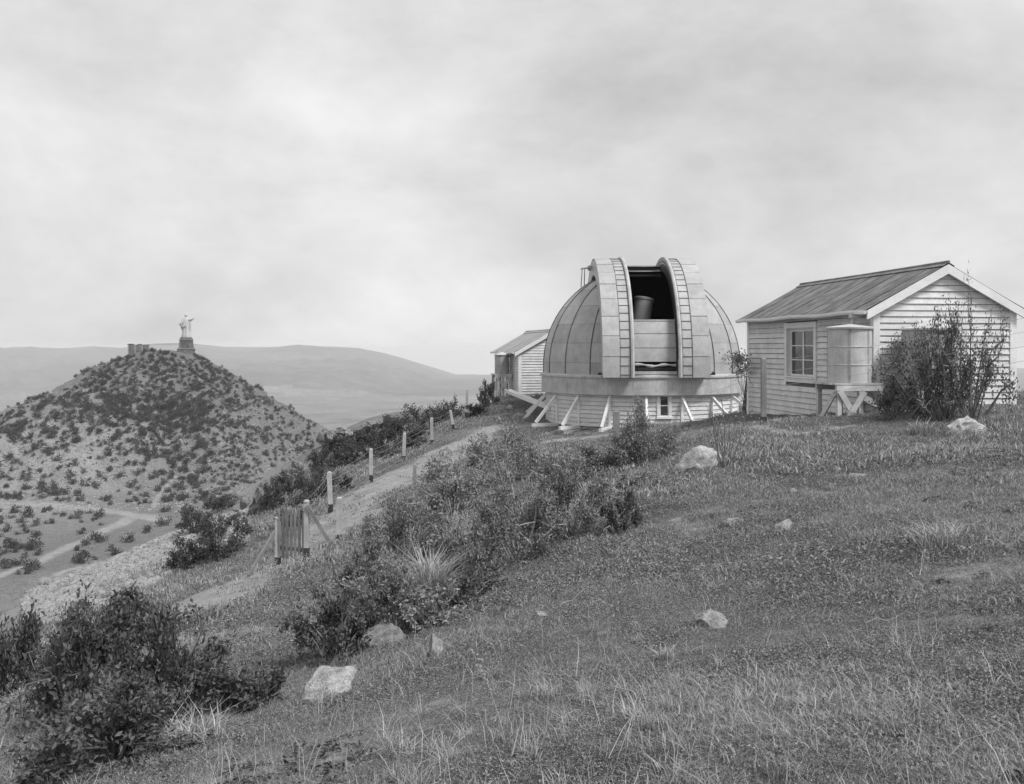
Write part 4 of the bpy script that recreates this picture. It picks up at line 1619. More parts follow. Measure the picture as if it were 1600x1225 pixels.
# arm lower on the left, hand out, mantle draped across
fg.tube([(-1.3, -0.2, z0 + 10.0), (-2.3, -0.6, z0 + 8.6), (-3.2, -1.0, z0 + 7.6), (-3.8, -1.2, z0 + 7.5)], [0.95, 0.95, 0.7, 0.4], 10)
fg.tube([(-3.7, -1.2, z0 + 7.5), (-4.2, -1.35, z0 + 7.55)], [0.28, 0.32], 8)
for k in range(4):
    fg.tube([(-4.15, -1.5 + 0.13 * k, z0 + 7.55), (-4.6, -1.55 + 0.13 * k, z0 + 7.65)], [0.075, 0.05], 5)
fg.tube([(-3.9, -1.25, z0 + 7.7), (-4.1, -1.3, z0 + 8.0)], [0.08, 0.05], 5)
for q in range(4):
    fg.tube([(1.5 - 0.25 * q, -1.35, z0 + 9.6 - 0.3 * q), (0.6, -2.0, z0 + 7.6 - 0.35 * q), (-0.8, -2.2, z0 + 6.7 - 0.25 * q), (-2.2, -1.6, z0 + 7.0 - 0.3 * q), (-2.9, -1.0, z0 + 7.3 - 0.4 * q)], [0.2, 0.3, 0.32, 0.3, 0.2], 6)
fg.tube([(-2.9, -0.8, z0 + 7.2), (-2.5, -0.7, z0 + 5.4), (-2.2, -0.6, z0 + 4.0)], [0.6, 0.45, 0.15], 8)
# face
fg.tube([(0.14, -0.9, z0 + 12.55), (0.14, -1.08, z0 + 12.35), (0.14, -0.95, z0 + 12.28)], [0.06, 0.1, 0.06], 6)
for ex in (-0.2, 0.48):
    fg.tube([(ex - 0.1, -0.88, z0 + 12.62), (ex + 0.1, -0.88, z0 + 12.62)], 0.06, 5)
fg.tube([(-0.05, -0.92, z0 + 12.05), (0.33, -0.92, z0 + 12.05)], 0.05, 5)
fig = fg.build('figure', M['marble'], ST, smooth=True)
fig.scale = (1.05, 1.05, 1.10)
fig.location.z = -z0 * 0.10

# roofless stone building on the same summit
bx, by = -231.5, 596.0
SB = thing('stone_building', 'low roofless stone building on the hilltop left of the statue', 'building', (bx, by, h1(bx, by)), R(22))
wl_ = MB()
wl_.box(-6.6, 6.0, -3.0, -2.4, -4, 4.4); wl_.box(-6.6, 6.0, 2.4, 3.0, -4, 4.2)
wl_.box(-6.6, -6.0, -2.4, 2.4, -4, 4.4); wl_.box(5.4, 6.0, -2.4, 2.4, -4, 3.9)
wo = wl_.build('wall', M['far_stone'], SB)
MB().box(-6.8, -3.0, -3.15, -2.3, 4.4, 4.9).build('parapet', M['dark'], wo)
MB().box(-1.0, 1.6, -3.15, -2.3, 4.4, 4.75).build('parapet', M['dark'], wo)
MB().box(1.6, 6.1, -3.15, -2.3, 4.4, 4.5).build('parapet', M['far_stone'], wo)
for x in (-6.62, -2.6, 1.4, 5.5):
    MB().box(x, x + 0.6, -3.2, -3.003, -4, 4.35).build('pilaster', M['masonry'], wo)

# ------------------------------------------------------------------ rocks


def rock_mesh(seed, sub=3, flat=0.65, mat='rock', cuts=11, rough=0.2):
    rr = np.random.default_rng(seed)
    bm = bmesh.new()
    bmesh.ops.create_icosphere(bm, subdivisions=sub, radius=1.0)
    co = np.array([v.co for v in bm.verts])
    for c in range(cuts):
        n = rr.normal(size=3)
        n /= np.linalg.norm(n)
        d = rr.uniform(0.42, 0.85)
        s = co @ n
        over = np.maximum(0, s - d)
        co -= np.outer(over * 0.96, n)
    nz = fbm(co[:, 0] * 2.2 + seed * 3.1, co[:, 1] * 2.2 + co[:, 2] * 1.7, 4)
    n2_ = fbm(co[:, 0] * 7 + seed, co[:, 1] * 7 + co[:, 2] * 6.3, 3)
    co *= (1 + rough * nz + rough * 0.38 * n2_)[:, None]
    co[:, 2] *= flat
    for v, c in zip(bm.verts, co):
        v.co = c
    for f in bm.faces:
        f.smooth = True
    me = bpy.data.meshes.new('rock')
    bm.to_mesh(me)
    bm.free()
    me.materials.append(M[mat])
    auto_smooth(me, 28)
    return me


ROCKS = [
    (505, 1092, 118, 62, 'flat-topped wedge boulder under the leafy shrub, lower left', 'boulder', 'rock', 1, 0.9),
    (600, 1010, 70, 32, 'smooth dark boulder tucked under the shrub above the wedge boulder', 'boulder', 'rock_dark', 2, 0.6),
    (681, 1028, 30, 36, 'pale upright stone, the taller of a pair in the lower grass', 'rock', 'rock', 3, 1.1),
    (661, 1034, 20, 30, 'narrow dark stone leaning against the pale upright stone', 'rock', 'rock_dark', 4, 1.2),
    (843, 968, 26, 22, 'rounded stone in the grass with a small dark hole beside it', 'rock', 'rock', 5, 0.8),
    (1115, 982, 58, 24, 'long low pale slab of stone in the middle of the right meadow', 'rock', 'rock', 6, 0.5),
    (1084, 738, 84, 40, 'large boulder with shadowed foot below the dome window', 'boulder', 'rock', 41, 0.75),
    (1228, 834, 38, 30, 'pale squared rock in the grass below the cottage', 'rock', 'rock', 8, 0.9),
    (1058, 870, 36, 18, 'pale crumbly rock half buried in the meadow', 'rock', 'rock', 9, 0.5),
    (1310, 741, 28, 16, 'left one of two flat rocks below the cottage tank', 'rock', 'rock', 10, 0.5),
    (1344, 748, 36, 12, 'right and flatter one of two rocks below the cottage tank', 'rock', 'rock', 11, 0.35),
    (1156, 822, 46, 12, 'low sunken rock left of the pale squared rock', 'rock', 'rock_dark', 12, 0.35),
    (1170, 917, 14, 9, 'tiny white stone alone in the meadow', 'stone', 'rock', 13, 0.7),
    (1076, 850, 18, 12, 'small dark stone above the crumbly rock', 'stone', 'rock_dark', 14, 0.7),
    (1510, 680, 70, 34, 'broad grey boulder below the big shrub at the cottage', 'boulder', 'rock', 15, 0.6),
    (958, 772, 22, 12, 'small stone at the right edge of the shrub thicket', 'stone', 'rock', 16, 0.6),
    (700, 704, 20, 10, 'pale flat stone at the top of the dirt path', 'stone', 'rock', 17, 0.5),
    (810, 652, 20, 12, 'pale rock just left of the dome piers', 'rock', 'rock', 18, 0.6),
    (795, 640, 16, 8, 'flat rock on the slope beneath the wooden trough', 'rock', 'rock', 19, 0.4),
    (780, 658, 14, 9, 'grey rock below the far hut near the fence top', 'rock', 'rock', 20, 0.6),
    (1212, 690, 16, 7, 'little flat rock beside the strip of bare earth', 'stone', 'rock', 21, 0.4),
    (1400, 690, 20, 8, 'low rock in the grass below the cottage gable', 'rock', 'rock_dark', 22, 0.4),
    (1240, 770, 20, 9, 'half hidden rock in the grass above the pale squared rock', 'rock', 'rock_dark', 23, 0.4),
    (570, 935, 12, 8, 'small stone at the lower edge of the dirt path', 'stone', 'rock', 24, 0.6),
    (505, 885, 12, 8, 'small white stone on the path below the gate brace', 'stone', 'rock', 25, 0.6),
    (398, 890, 11, 7, 'small stone at the foot of the left gate brace', 'stone', 'rock', 26, 0.6),
]
for px, py, w, h, lab, cat, mt, sd_i, fl in ROCKS:
    g = G1(px, py)
    W = w / F * g.y
    Hh = h / F * g.y
    o = link('boulder' if cat == 'boulder' else 'rock', rock_mesh(sd_i * 11, 4 if w > 25 else 3, 1.0, mt))
    o.scale = (W / 2 * 1.1, W / 2 * 0.95, Hh * 0.85)
    o.rotation_euler = (random.uniform(-.15, .15), random.uniform(-.15, .15), random.uniform(-.5, .5))
    o.location = (g.x, g.y + W * 0.2, g.z + Hh * 0.12)
    setp(o, lab, cat)

def outcrop_mesh(seed):
    rr = np.random.default_rng(seed)
    bm = bmesh.new()
    for k in range(9):
        me = rock_mesh(seed + k, 3, 1.0, 'outcrop', 18, 0.4)
        n0 = len(bm.verts)
        bm.from_mesh(me)
        bm.verts.ensure_lookup_table()
        sc = rr.uniform(0.3, 0.62)
        mt = Matrix.Translation((rr.uniform(-.6, .6), rr.uniform(-.35, .5), rr.uniform(-.5, .55))) @ Matrix.Rotation(rr.uniform(-.5, .5), 4, 'Y') @ Matrix.Rotation(rr.uniform(0, 6), 4, 'Z') @ Matrix.Diagonal((sc * 1.25, sc, sc * rr.uniform(0.5, 1.0), 1))
        for v in bm.verts[n0:]:
            v.co = mt @ v.co
        bpy.data.meshes.remove(me)
    me = bpy.data.meshes.new('rock_outcrop')
    bm.to_mesh(me)
    bm.free()
    me.materials.append(M['outcrop'])
    return me


OUT = [(395, 806, 44, 62, 'tall pale rock face left above the gate', 31), (372, 812, 26, 22, 'cracked low rock at the foot of the pale rock face', 32),
       (515, 694, 44, 30, 'layered pale outcrop on the skyline where the two hills meet', 33), (545, 684, 40, 20, 'flat topped outcrop right of the layered pale outcrop', 34),
       (470, 742, 36, 20, 'pale outcrop on the rim above the dark thicket', 35), (590, 668, 50, 14, 'long low ledge of rock on the skyline', 36), (440, 752, 22, 14, 'small broken outcrop on the rim', 37)]
for px, py, w, h, lab, sd_i in OUT:
    try:
        g = G1(px, py)
    except ValueError:
        continue
    W, Hh = w / F * g.y, h / F * g.y
    me = outcrop_mesh(sd_i * 7)
    o = link('rock_outcrop', me)
    o.scale = (W / 2 * 1.15, W / 2, Hh * 0.75)
    o.rotation_euler = (0.1, random.uniform(0.1, 0.35), random.uniform(-.4, .4))
    o.location = (g.x, g.y + W * 0.15, g.z + Hh * 0.2)
    setp(o, lab, 'outcrop')

# ------------------------------------------------------------------ scattering small stuff


def gn_scatter(name, protos, P, S, RZ, IDX, label, cat, tilt=None):
    me = bpy.data.meshes.new(name)
    me.vertices.add(len(P))
    me.vertices.foreach_set('co', np.asarray(P, dtype=np.float32).ravel())
    a = me.attributes.new('scl', 'FLOAT', 'POINT'); a.data.foreach_set('value', np.asarray(S, dtype=np.float32))
    rv = np.zeros((len(P), 3), dtype=np.float32)
    rv[:, 2] = RZ
    if tilt is not None:
        rv[:, :2] = tilt
    a = me.attributes.new('rot', 'FLOAT_VECTOR', 'POINT'); a.data.foreach_set('vector', rv.ravel())
    a = me.attributes.new('idx', 'INT', 'POINT'); a.data.foreach_set('value', np.asarray(IDX, dtype=np.int32))
    col = bpy.data.collections.new(name + '_kinds')
    for i, pm in enumerate(protos):
        col.objects.link(bpy.data.objects.new('%s_kind_%02d' % (name, i), pm))
    o = link(name, me)
    ng = bpy.data.node_groups.new(name + '_nodes', 'GeometryNodeTree')
    ng.interface.new_socket('Geometry', in_out='INPUT', socket_type='NodeSocketGeometry')
    ng.interface.new_socket('Geometry', in_out='OUTPUT', socket_type='NodeSocketGeometry')
    N, Lk = ng.nodes, ng.links
    gi, go_ = N.new('NodeGroupInput'), N.new('NodeGroupOutput')
    ci = N.new('GeometryNodeCollectionInfo')
    ci.inputs['Collection'].default_value = col
    ci.inputs['Separate Children'].default_value = True
    ci.inputs['Reset Children'].default_value = True
    io = N.new('GeometryNodeInstanceOnPoints')
    io.inputs['Pick Instance'].default_value = True

    def na(nm, ty):
        x = N.new('GeometryNodeInputNamedAttribute')
        x.data_type = ty
        x.inputs['Name'].default_value = nm
        return x.outputs[0]
    Lk.new(gi.outputs[0], io.inputs['Points'])
    Lk.new(ci.outputs[0], io.inputs['Instance'])
    Lk.new(na('idx', 'INT'), io.inputs['Instance Index'])
    Lk.new(na('rot', 'FLOAT_VECTOR'), io.inputs['Rotation'])
    Lk.new(na('scl', 'FLOAT'), io.inputs['Scale'])
    Lk.new(io.outputs[0], go_.inputs[0])
    md = o.modifiers.new('scatter', 'NODES')
    md.node_group = ng
    setp(o, label, cat, kind='stuff')
    return o


def blades(rr, n, rad, h0, h1_, w, lean=0.5, mat='grass', stalks=0):
    V, T, S = [], [], []
    for i in range(n):
        a = rr.uniform(0, 2 * PI)
        r = rad * math.sqrt(rr.random())
        b = np.array([r * math.cos(a), r * math.sin(a), -0.02])
        h = rr.uniform(h0, h1_)
        d = rr.uniform(0, 2 * PI)
        l = rr.uniform(0.1, lean) * h
        ww = w * rr.uniform(0.6, 1.3)
        side = np.array([math.cos(d + PI / 2), math.sin(d + PI / 2), 0]) * ww / 2
        ln = np.array([math.cos(d), math.sin(d), 0])
        m = b + ln * l * 0.35 + np.array([0, 0, h * 0.6])
        t = b + ln * l * 1.2 + np.array([0, 0, h * 0.92])
        k = len(V)
        V += [b - side, b + side, m + side * 0.8, m - side * 0.8, t]
        T += [(k, k + 1, k + 2), (k, k + 2, k + 3), (k + 3, k + 2, k + 4)]
        sh = rr.random() ** 1.3
        S += [sh] * 5
    me = np_mesh('tuft', V, None, T)
    add_attr(me, 'shade', S)
    me.materials.append(M[mat])
    return me


def leaves_np(rng, C, D, L, W, sh, fold=0.25):
    """diamond leaves of two triangles; C centres, D directions, L/W sizes"""
    n = len(C)
    D = D / np.linalg.norm(D, axis=1, keepdims=True)
    rv = rng.normal(size=(n, 3))
    S = np.cross(D, rv)
    S /= np.linalg.norm(S, axis=1, keepdims=True)
    N = np.cross(S, D)
    L, W = L[:, None], W[:, None]
    b = C - D * L * 0.5
    t = C + D * L * 0.5 - N * L * 0.12
    l = C - D * L * 0.04 + S * W * 0.5 + N * W * fold
    r = C - D * L * 0.04 - S * W * 0.5 + N * W * fold
    V = np.stack([b, l, t, r], 1).reshape(-1, 3)
    k = np.arange(n)[:, None] * 4
    T = np.concatenate([k + [0, 2, 1], k + [0, 3, 2]], 0)
    return V, T, np.repeat(sh, 4)


gr_ = np.random.default_rng(21)


def herbs(rr, n, rad, ls, mat='herb'):
    C = np.zeros((n, 3))
    a, q = rr.uniform(0, 6.28, n), rad * np.sqrt(rr.random(n))
    C[:, 0], C[:, 1], C[:, 2] = q * np.cos(a), q * np.sin(a), rr.uniform(0.0, ls * 1.6, n) * (1.2 - q / rad)
    D = rr.normal(0, 1, (n, 3)) * np.array([1, 1, 0.45])
    L = ls * rr.uniform(0.5, 1.4, n)
    V, T, S = leaves_np(rr, C, D, L, L * rr.uniform(0.35, 0.7, n), rr.random(n) ** 1.2)
    me = np_mesh('herb', V, None, T)
    add_attr(me, 'shade', S)
    me.materials.append(M[mat])
    return me


TUFTS = [blades(gr_, 44, 0.12, 0.012, 0.045, 0.0045, 2.0) for _ in range(4)] \
    + [blades(gr_, 54, 0.19, 0.018, 0.06, 0.007, 1.8) for _ in range(4)] \
    + [blades(gr_, 80, 0.40, 0.03, 0.085, 0.015, 1.5) for _ in range(3)] \
    + [blades(gr_, 16, 0.10, 0.03, 0.10, 0.005, 1.8, 'straw') for _ in range(3)] \
    + [herbs(gr_, 60, 0.13, 0.016) for _ in range(3)] + [herbs(gr_, 170, 0.32, 0.022) for _ in range(3)]


def grass_field():
    n = 170000
    th = np.radians(gr_.uniform(-33, 33, n))
    r = np.exp(gr_.uniform(math.log(2.2), math.log(60), n))
    x, y = r * np.sin(th), r * np.cos(th)
    cl_ = fbm(x * 0.8, y * 0.8, 4)
    cl2 = fbm(x * 0.25 + 40, y * 0.25, 3)
    pm = path_mask(x, y)
    keep = ((pm < 0.35 + 0.3 * gr_.random(n)) | (gr_.random(n) < 0.03)) & (bare_mask(x, y) < 0.15 + 0.6 * gr_.random(n)) & (cl_ + cl2 * 0.8 > -0.75 + 0.45 * gr_.random(n))
    keep &= np.hypot(x - DC[0], y - DC[1]) > 4.8
    lx, ly = (x - 9.28) * math.cos(R(8.2)) + (y - 24.6) * math.sin(R(8.2)), -(x - 9.28) * math.sin(R(8.2)) + (y - 24.6) * math.cos(R(8.2))
    keep &= ~((lx > -0.05) & (ly > -0.05) & (ly < 8.5) & (lx < 4.2))
    keep &= ~((x < -9) & (gr_.random(n) < 0.35))
    keep &= ~((x < -12 - 2 * cl_) & (y > 20) & (gr_.random(n) < 0.96))
    x, y, r, cl_ = x[keep], y[keep], r[keep], cl_[keep]
    z = H(x, y)
    k = len(x)
    idx = np.where(r < 7, gr_.integers(0, 4, k), np.where(r < 16, gr_.integers(4, 8, k), gr_.integers(8, 11, k)))
    dry = (gr_.random(k) < 0.09 + 0.10 * (fbm(x * 0.6 + 9, y * 0.6, 3) > 0.2)) & (r < 40)
    idx = np.where(dry, gr_.integers(11, 14, k), idx)
    hb = fbm(x * 0.9 + 70, y * 0.9, 3) + 0.6 * fbm(x * 0.2 + 7, y * 0.2, 2) > 0.02 + gr_.normal(0, 0.2, k)
    idx = np.where(hb & ~dry, np.where(r < 11 + gr_.normal(0, 1.5, k), gr_.integers(14, 17, k), gr_.integers(17, 20, k)), idx)
    s = gr_.uniform(0.55, 1.35, k) * np.where((r > 17) & (x > 3), 0.7, 1.0) * np.clip(1 + 1.0 * cl_, 0.6, 1.7)
    s = s * np.where(r < 9, 0.55 + 0.25 * np.clip((r - 4) / 5, 0, 1), 1.0)
    s = np.where(dry, s * 0.75 * np.clip(r / 9, 0.7, 1.6), s)
    tilt = gr_.normal(0, 0.12, (k, 2))
    gn_scatter('grass', TUFTS, np.stack([x, y, z], 1), s, gr_.uniform(0, 2 * PI, k), idx, 'short rough meadow grass with pale dry blades', 'grass', tilt)


grass_field()

STONES = [rock_mesh(100 + i, 1, 0.7, 'scree', 5, 0.2) for i in range(6)]


def stones_px(poly_fn, n, name, label, smin, smax, dmin=0, dmax=1e9, rng=None):
    px, py = poly_fn(rng, n)
    g = G(px, py)
    ok = ~np.isnan(g[:, 0]) & (g[:, 1] > dmin) & (g[:, 1] < dmax)
    g = g[ok]
    k = len(g)
    s = np.exp(rng.uniform(math.log(smin), math.log(smax), k) * 0.5 + math.log(smin) * 0.5)
    gn_scatter(name, STONES, g, s, rng.uniform(0, 6.28, k), rng.integers(0, 6, k), label, 'stones', rng.normal(0, 0.3, (k, 2)))


sr = np.random.default_rng(5)


def scree_area(rng, n):
    t = rng.random(n)
    px = 40 + 350 * t
    top_ = np.interp(px, [40, 70, 160, 230, 310, 380], [930, 915, 880, 852, 815, 800])
    band_ = np.interp(px, [40, 70, 160, 230, 310, 380], [60, 60, 75, 70, 60, 50])
    return px, top_ + band_ * rng.random(n) ** 1.2


stones_px(scree_area, 6500, 'scree', 'scree of broken stones on the spur at the lower left', 0.10, 0.75, 20, 90, sr)
stones_px(lambda r, n: (r.uniform(0, 520, n), r.uniform(560, 800, n)), 9000, 'hill_stones', 'pale stones littering the hill of the statue', 0.3, 2.6, 330, 660, sr)
stones_px(lambda r, n: (r.uniform(400, 800, n), r.uniform(640, 900, n)), 1400, 'slope_stones', 'small stones on the slope beside the fence', 0.025, 0.14, 15, 90, sr)
stones_px(lambda r, n: (r.uniform(600, 1600, n), r.uniform(680, 1200, n)), 800, 'pebbles', 'scattered pale pebbles in the meadow', 0.012, 0.07, 2, 40, sr)

# ------------------------------------------------------------------ shrubs


def shrub_meshes(seed, nleaf, leaf, stems=14, spread=1.0, bare=True, mat='leaf', open_=0.5, twig='twig', core=0.25):
    """a shrub of unit half width and unit height: returns (foliage mesh, stem mesh)"""
    rng = np.random.default_rng(seed)
    sb = MB()
    tips = []
    for i in range(stems):
        a = 2 * PI * (i + rng.uniform(-.3, .3)) / stems
        reach = rng.uniform(0.25, 0.95) * spread
        hh = (rng.uniform(0.5, 1.0) if i % 3 else rng.uniform(0.15, 0.5)) * (1.08 - 0.5 * reach ** 2)
        if i % 3 == 0: reach = rng.uniform(0.6, 1.0) * spread
        p0 = np.array([rng.uniform(-.12, .12), rng.uniform(-.12, .12), -0.06])
        p3 = np.array([reach * math.cos(a), reach * math.sin(a), hh])
        p1 = p0 + (p3 - p0) * 0.4 + np.array([0, 0, 0.06]) + rng.normal(0, .04, 3)
        p2 = p0 + (p3 - p0) * 0.7 + np.array([0, 0, 0.10]) + rng.normal(0, .05, 3)
        pts = [p0, p1, p2, p3]
        sb.tube([tuple(p) for p in pts], [0.024, 0.018, 0.012, 0.006], 4, caps=False)
        for (q0, q1) in ((p0, p1), (p1, p2), (p2, p3)):
            for t in np.linspace(0.1, 1, 4):
                q = q0 + (q1 - q0) * t
                if q[2] < 0.03:
                    continue
                tips.append((q, 0.6))
        for j in range(5):
            t = rng.uniform(0.35, 1.0)
            base = p1 + (p3 - p1) * t
            d = rng.normal(size=3) * np.array([1, 1, 0.7])
            d[2] += 0.25
            d = d / np.linalg.norm(d) * rng.uniform(0.15, 0.36)
            e = base + d
            if e[2] < 0.05:
                e[2] = 0.05
            sb.tube([tuple(base), tuple(base + d * 0.5 + rng.normal(0, .015, 3)), tuple(e)], [0.009, 0.007, 0.004], 3, caps=False)
            for u in np.linspace(0.2, 1.05, 5):
                tips.append((base + (e - base) * u, 1.0))
    T = np.array([t[0] for t in tips])
    wt = np.array([t[1] for t in tips])
    # some sprays are full, others bare
    full = np.clip((0.35 if bare else 0.8) + (1.9 if bare else 0.9) * fbm(T[:, 0] * 3 + seed, T[:, 1] * 3 + T[:, 2] * 2.3, 3), 0.04, 1) * wt
    pick = rng.choice(len(T), nleaf, p=full / full.sum())
    C = T[pick] + rng.normal(0, 0.055, (nleaf, 3))
    C[:, 2] = np.maximum(C[:, 2], 0.0)
    out = C - np.array([0, 0, 0.25])
    D = out / (np.linalg.norm(out, axis=1, keepdims=True) + 1e-6) * 0.8 + rng.normal(0, 0.6, (nleaf, 3))
    L = leaf * rng.uniform(0.6, 1.4, nleaf)
    sh = np.clip(rng.beta(1.6, 2.2, nleaf) + 0.25 * fbm(C[:, 0] * 4, C[:, 1] * 4 + C[:, 2] * 4, 2), 0, 1)
    V, F_, S = leaves_np(rng, C, D, L, L * rng.uniform(0.38, 0.6, nleaf), sh)
    fm = np_mesh('foliage', V, None, F_)
    add_attr(fm, 'shade', S)
    fm.materials.append(M[mat])
    return fm, sb.mesh('stems', [M[twig]], True)


def shrub(name, label, px, py, w, h, seed, nleaf, leaf_px, mat='leaf', cat='shrub', group=None, stems=14, twig='twig', dz=0.0, depth=1.0):
    g = G1(px, py)
    W, Hh = w / F * g.y / 2, h / F * g.y
    leaf = leaf_px / F * g.y / ((W + Hh) / 2)
    fm, sm_ = shrub_meshes(seed, nleaf, leaf, stems, mat=mat, twig=twig, bare=name != 'round_bush' and 'ound bush' not in label)
    t = thing(name, label, cat, (g.x, g.y + W * 0.4, h1(g.x, g.y + W * 0.4) - 0.03 + dz), random.uniform(0, 6.28), group)
    for nm, me in (('foliage', fm), ('stems', sm_)):
        o = link(nm, me, t)
        o.scale = (W, W * depth, Hh)
    return t


NL = 1.0
SHR = [
    ('leafy_shrub', 'leafy shrub overhanging the wedge boulder at the lower left', 520, 1035, 150, 119, 4258, 8.2, 'leaf_dark'),
    ('leafy_shrub', 'low leafy shrub above the dark tucked boulder', 605, 990, 190, 110, 4867, 7.4, 'leaf'),
    ('leafy_shrub', 'shrub at the left end of the thicket beside the dirt path', 630, 890, 180, 128, 6084, 5.8, 'leaf'),
    ('leafy_shrub', 'shrub just right of the pale grass tussock in the thicket', 745, 915, 160, 119, 5577, 6.2, 'leaf'),
    ('leafy_shrub', 'broad twiggy shrub in the middle of the thicket', 810, 880, 200, 147, 7098, 5.8, 'leaf'),
    ('leafy_shrub', 'shrub at the upper left of the thicket under the bare path bend', 710, 815, 190, 115, 6084, 4.9, 'leaf'),
    ('leafy_shrub', 'shrub at the right of the thicket bordering the meadow', 905, 850, 180, 138, 6591, 5.8, 'leaf'),
    ('leafy_shrub', 'outlying leafy shrub at the far right tip of the thicket', 970, 838, 80, 73, 2535, 5.8, 'leaf_dark'),
    ('leafy_shrub', 'shrub at the top of the thicket, nearest the dome piers', 785, 760, 150, 96, 5070, 4.5, 'leaf'),
    ('leafy_shrub', 'shrub behind the thicket beside the strip of bare earth', 870, 775, 130, 87, 4563, 4.5, 'leaf'),
    ('leafy_shrub', 'round bush right in front of the dome wall', 1010, 728, 125, 92, 11000, 4.0, 'leaf'),
    ('leafy_shrub', 'low spreading bush left of the round bush below the dome', 940, 750, 130, 55, 6500, 3.7, 'leaf'),
    ('leafy_shrub', 'sparse bush between thicket and boulder', 1010, 765, 100, 36, 1825, 3.7, 'leaf'),
    ('leafy_shrub', 'leafy shrub left of the pale grass tussock at the path edge', 575, 945, 150, 101, 4563, 6.5, 'leaf'),
    ('leafy_shrub', 'low shrub between wedge boulder and pale upright stone', 665, 985, 130, 69, 3244, 7.4, 'leaf'),
    ('leafy_shrub', 'spreading shrub in the hollow below the pale tussock', 715, 955, 140, 73, 3650, 6.5, 'leaf_dark'),
    ('dark_shrub', 'tall dark shrub at the left foreground edge', 95, 1150, 260, 210, 6799, 10.0, 'leaf_dark'),
    ('dark_shrub', 'dark shrub second from the left in the foreground clump', 250, 1140, 240, 180, 6799, 9.4, 'leaf_dark'),
    ('dark_shrub', 'lowest dark shrub in the bottom left corner', 150, 1215, 330, 159, 6799, 11.2, 'leaf_dark'),
    ('dark_shrub', 'small dark shrub at the right end of the foreground clump', 385, 1110, 130, 79, 3138, 7.7, 'leaf_dark'),
    ('dark_shrub', 'dark shrub behind the foreground clump, tips against the path', 190, 1040, 190, 109, 4707, 7.7, 'leaf_dark'),
    ('dark_shrub', 'dark shrub beyond the left edge of the foreground clump', -10, 1120, 200, 201, 4707, 9.4, 'leaf_dark'),
    ('tall_shrub', 'big dark shrub growing up in front of the gable tank', 1452, 655, 165, 165, 3480, 4.7, 'leaf_dark'),
    ('tall_shrub', 'dark shrub against the gable, right of the hidden tank', 1530, 660, 120, 190, 3861, 4.7, 'leaf_dark'),
    ('tall_shrub', 'low dark shrub at the cottage corner under the tank', 1405, 655, 80, 62, 1521, 4.5, 'leaf_dark'),
    ('tall_shrub', 'ragged dark shrub between the two taller ones at the gable', 1488, 662, 140, 185, 2970, 5.0, 'leaf_dark'),
    ('round_bush', 'dark round bush on the slope left of the gate', 335, 880, 105, 78, 6000, 3.6, 'leaf_far'),
    ('round_bush', 'dark bush downhill beside the round bush', 285, 892, 80, 50, 3200, 3.6, 'leaf_far'),
    ('round_bush', 'dark bush on the rim above the scree', 300, 838, 70, 45, 2600, 3.4, 'leaf_far'),
    ('round_bush', 'bush on the rim left of the pale rock face', 345, 800, 70, 28, 2000, 3.2, 'leaf_far'),
    ('round_bush', 'dark bush behind the picket gate', 425, 800, 46, 52, 2600, 3.2, 'leaf_far'),
    ('round_bush', 'dark thicket bush between gate and first fence post', 482, 792, 90, 78, 4200, 3.2, 'leaf_far'),
    ('round_bush', 'low dark bush below the first fence post', 455, 825, 60, 30, 2000, 3.2, 'leaf_far'),
    ('round_bush', 'small round bush right behind the second fence post', 540, 768, 28, 24, 1200, 3, 'leaf_far'),
    ('round_bush', 'bush on the rim left of the second fence post', 535, 735, 70, 40, 2600, 3, 'leaf_far'),
    ('round_bush', 'dark bush behind the second fence post on the rim', 580, 718, 70, 42, 2600, 3, 'leaf_far'),
    ('round_bush', 'dark bush left behind the third fence post', 625, 700, 70, 45, 2600, 3, 'leaf_far'),
    ('round_bush', 'low pale bush at the foot of the third fence post', 650, 702, 50, 22, 1800, 3, 'leaf_dry'),
    ('round_bush', 'wide dark bush on the skyline between third and fourth fence posts', 668, 672, 85, 50, 3000, 3, 'leaf_far'),
    ('round_bush', 'dark bush on the skyline behind the fifth fence post', 705, 655, 50, 30, 2000, 3, 'leaf_far'),
    ('round_bush', 'dark bush on the rim, left of the wide skyline bush', 610, 678, 60, 32, 2200, 3, 'leaf_far'),
    ('round_bush', 'dark bush at the upper end of the fence', 740, 632, 36, 34, 1800, 3, 'leaf_far'),
    ('round_bush', 'dark bush at the foot of the far hut tank', 762, 636, 40, 40, 2200, 3, 'leaf_far'),
    ('round_bush', 'dark bush on the bare slope left of the layered skyline outcrop', 500, 735, 60, 34, 2400, 3, 'leaf_far'),
    ('round_bush', 'low dark bush under the layered skyline outcrop', 525, 712, 60, 30, 2200, 3, 'leaf_far'),
    ('round_bush', 'dark scrub bush right of the long skyline ledge', 585, 692, 70, 30, 2400, 3, 'leaf_far'),
    ('round_bush', 'dark bush in the dip right of the flat topped outcrop', 555, 700, 50, 26, 1800, 3, 'leaf_far'),
    ('round_bush', 'pale low bush between second and third fence posts on the slope', 605, 716, 46, 20, 1600, 3, 'leaf_dry'),
    ('round_bush', 'low bush on the slope below the skyline, left of the fourth fence post', 655, 690, 50, 22, 1600, 3, 'leaf_dry'),
    ('round_bush', 'scrubby bush beside the tall pale rock face', 450, 775, 60, 40, 2400, 3, 'leaf_far'),
    ('round_bush', 'low bush between fence top and wooden trough', 745, 652, 44, 22, 1600, 3, 'leaf_far'),
]
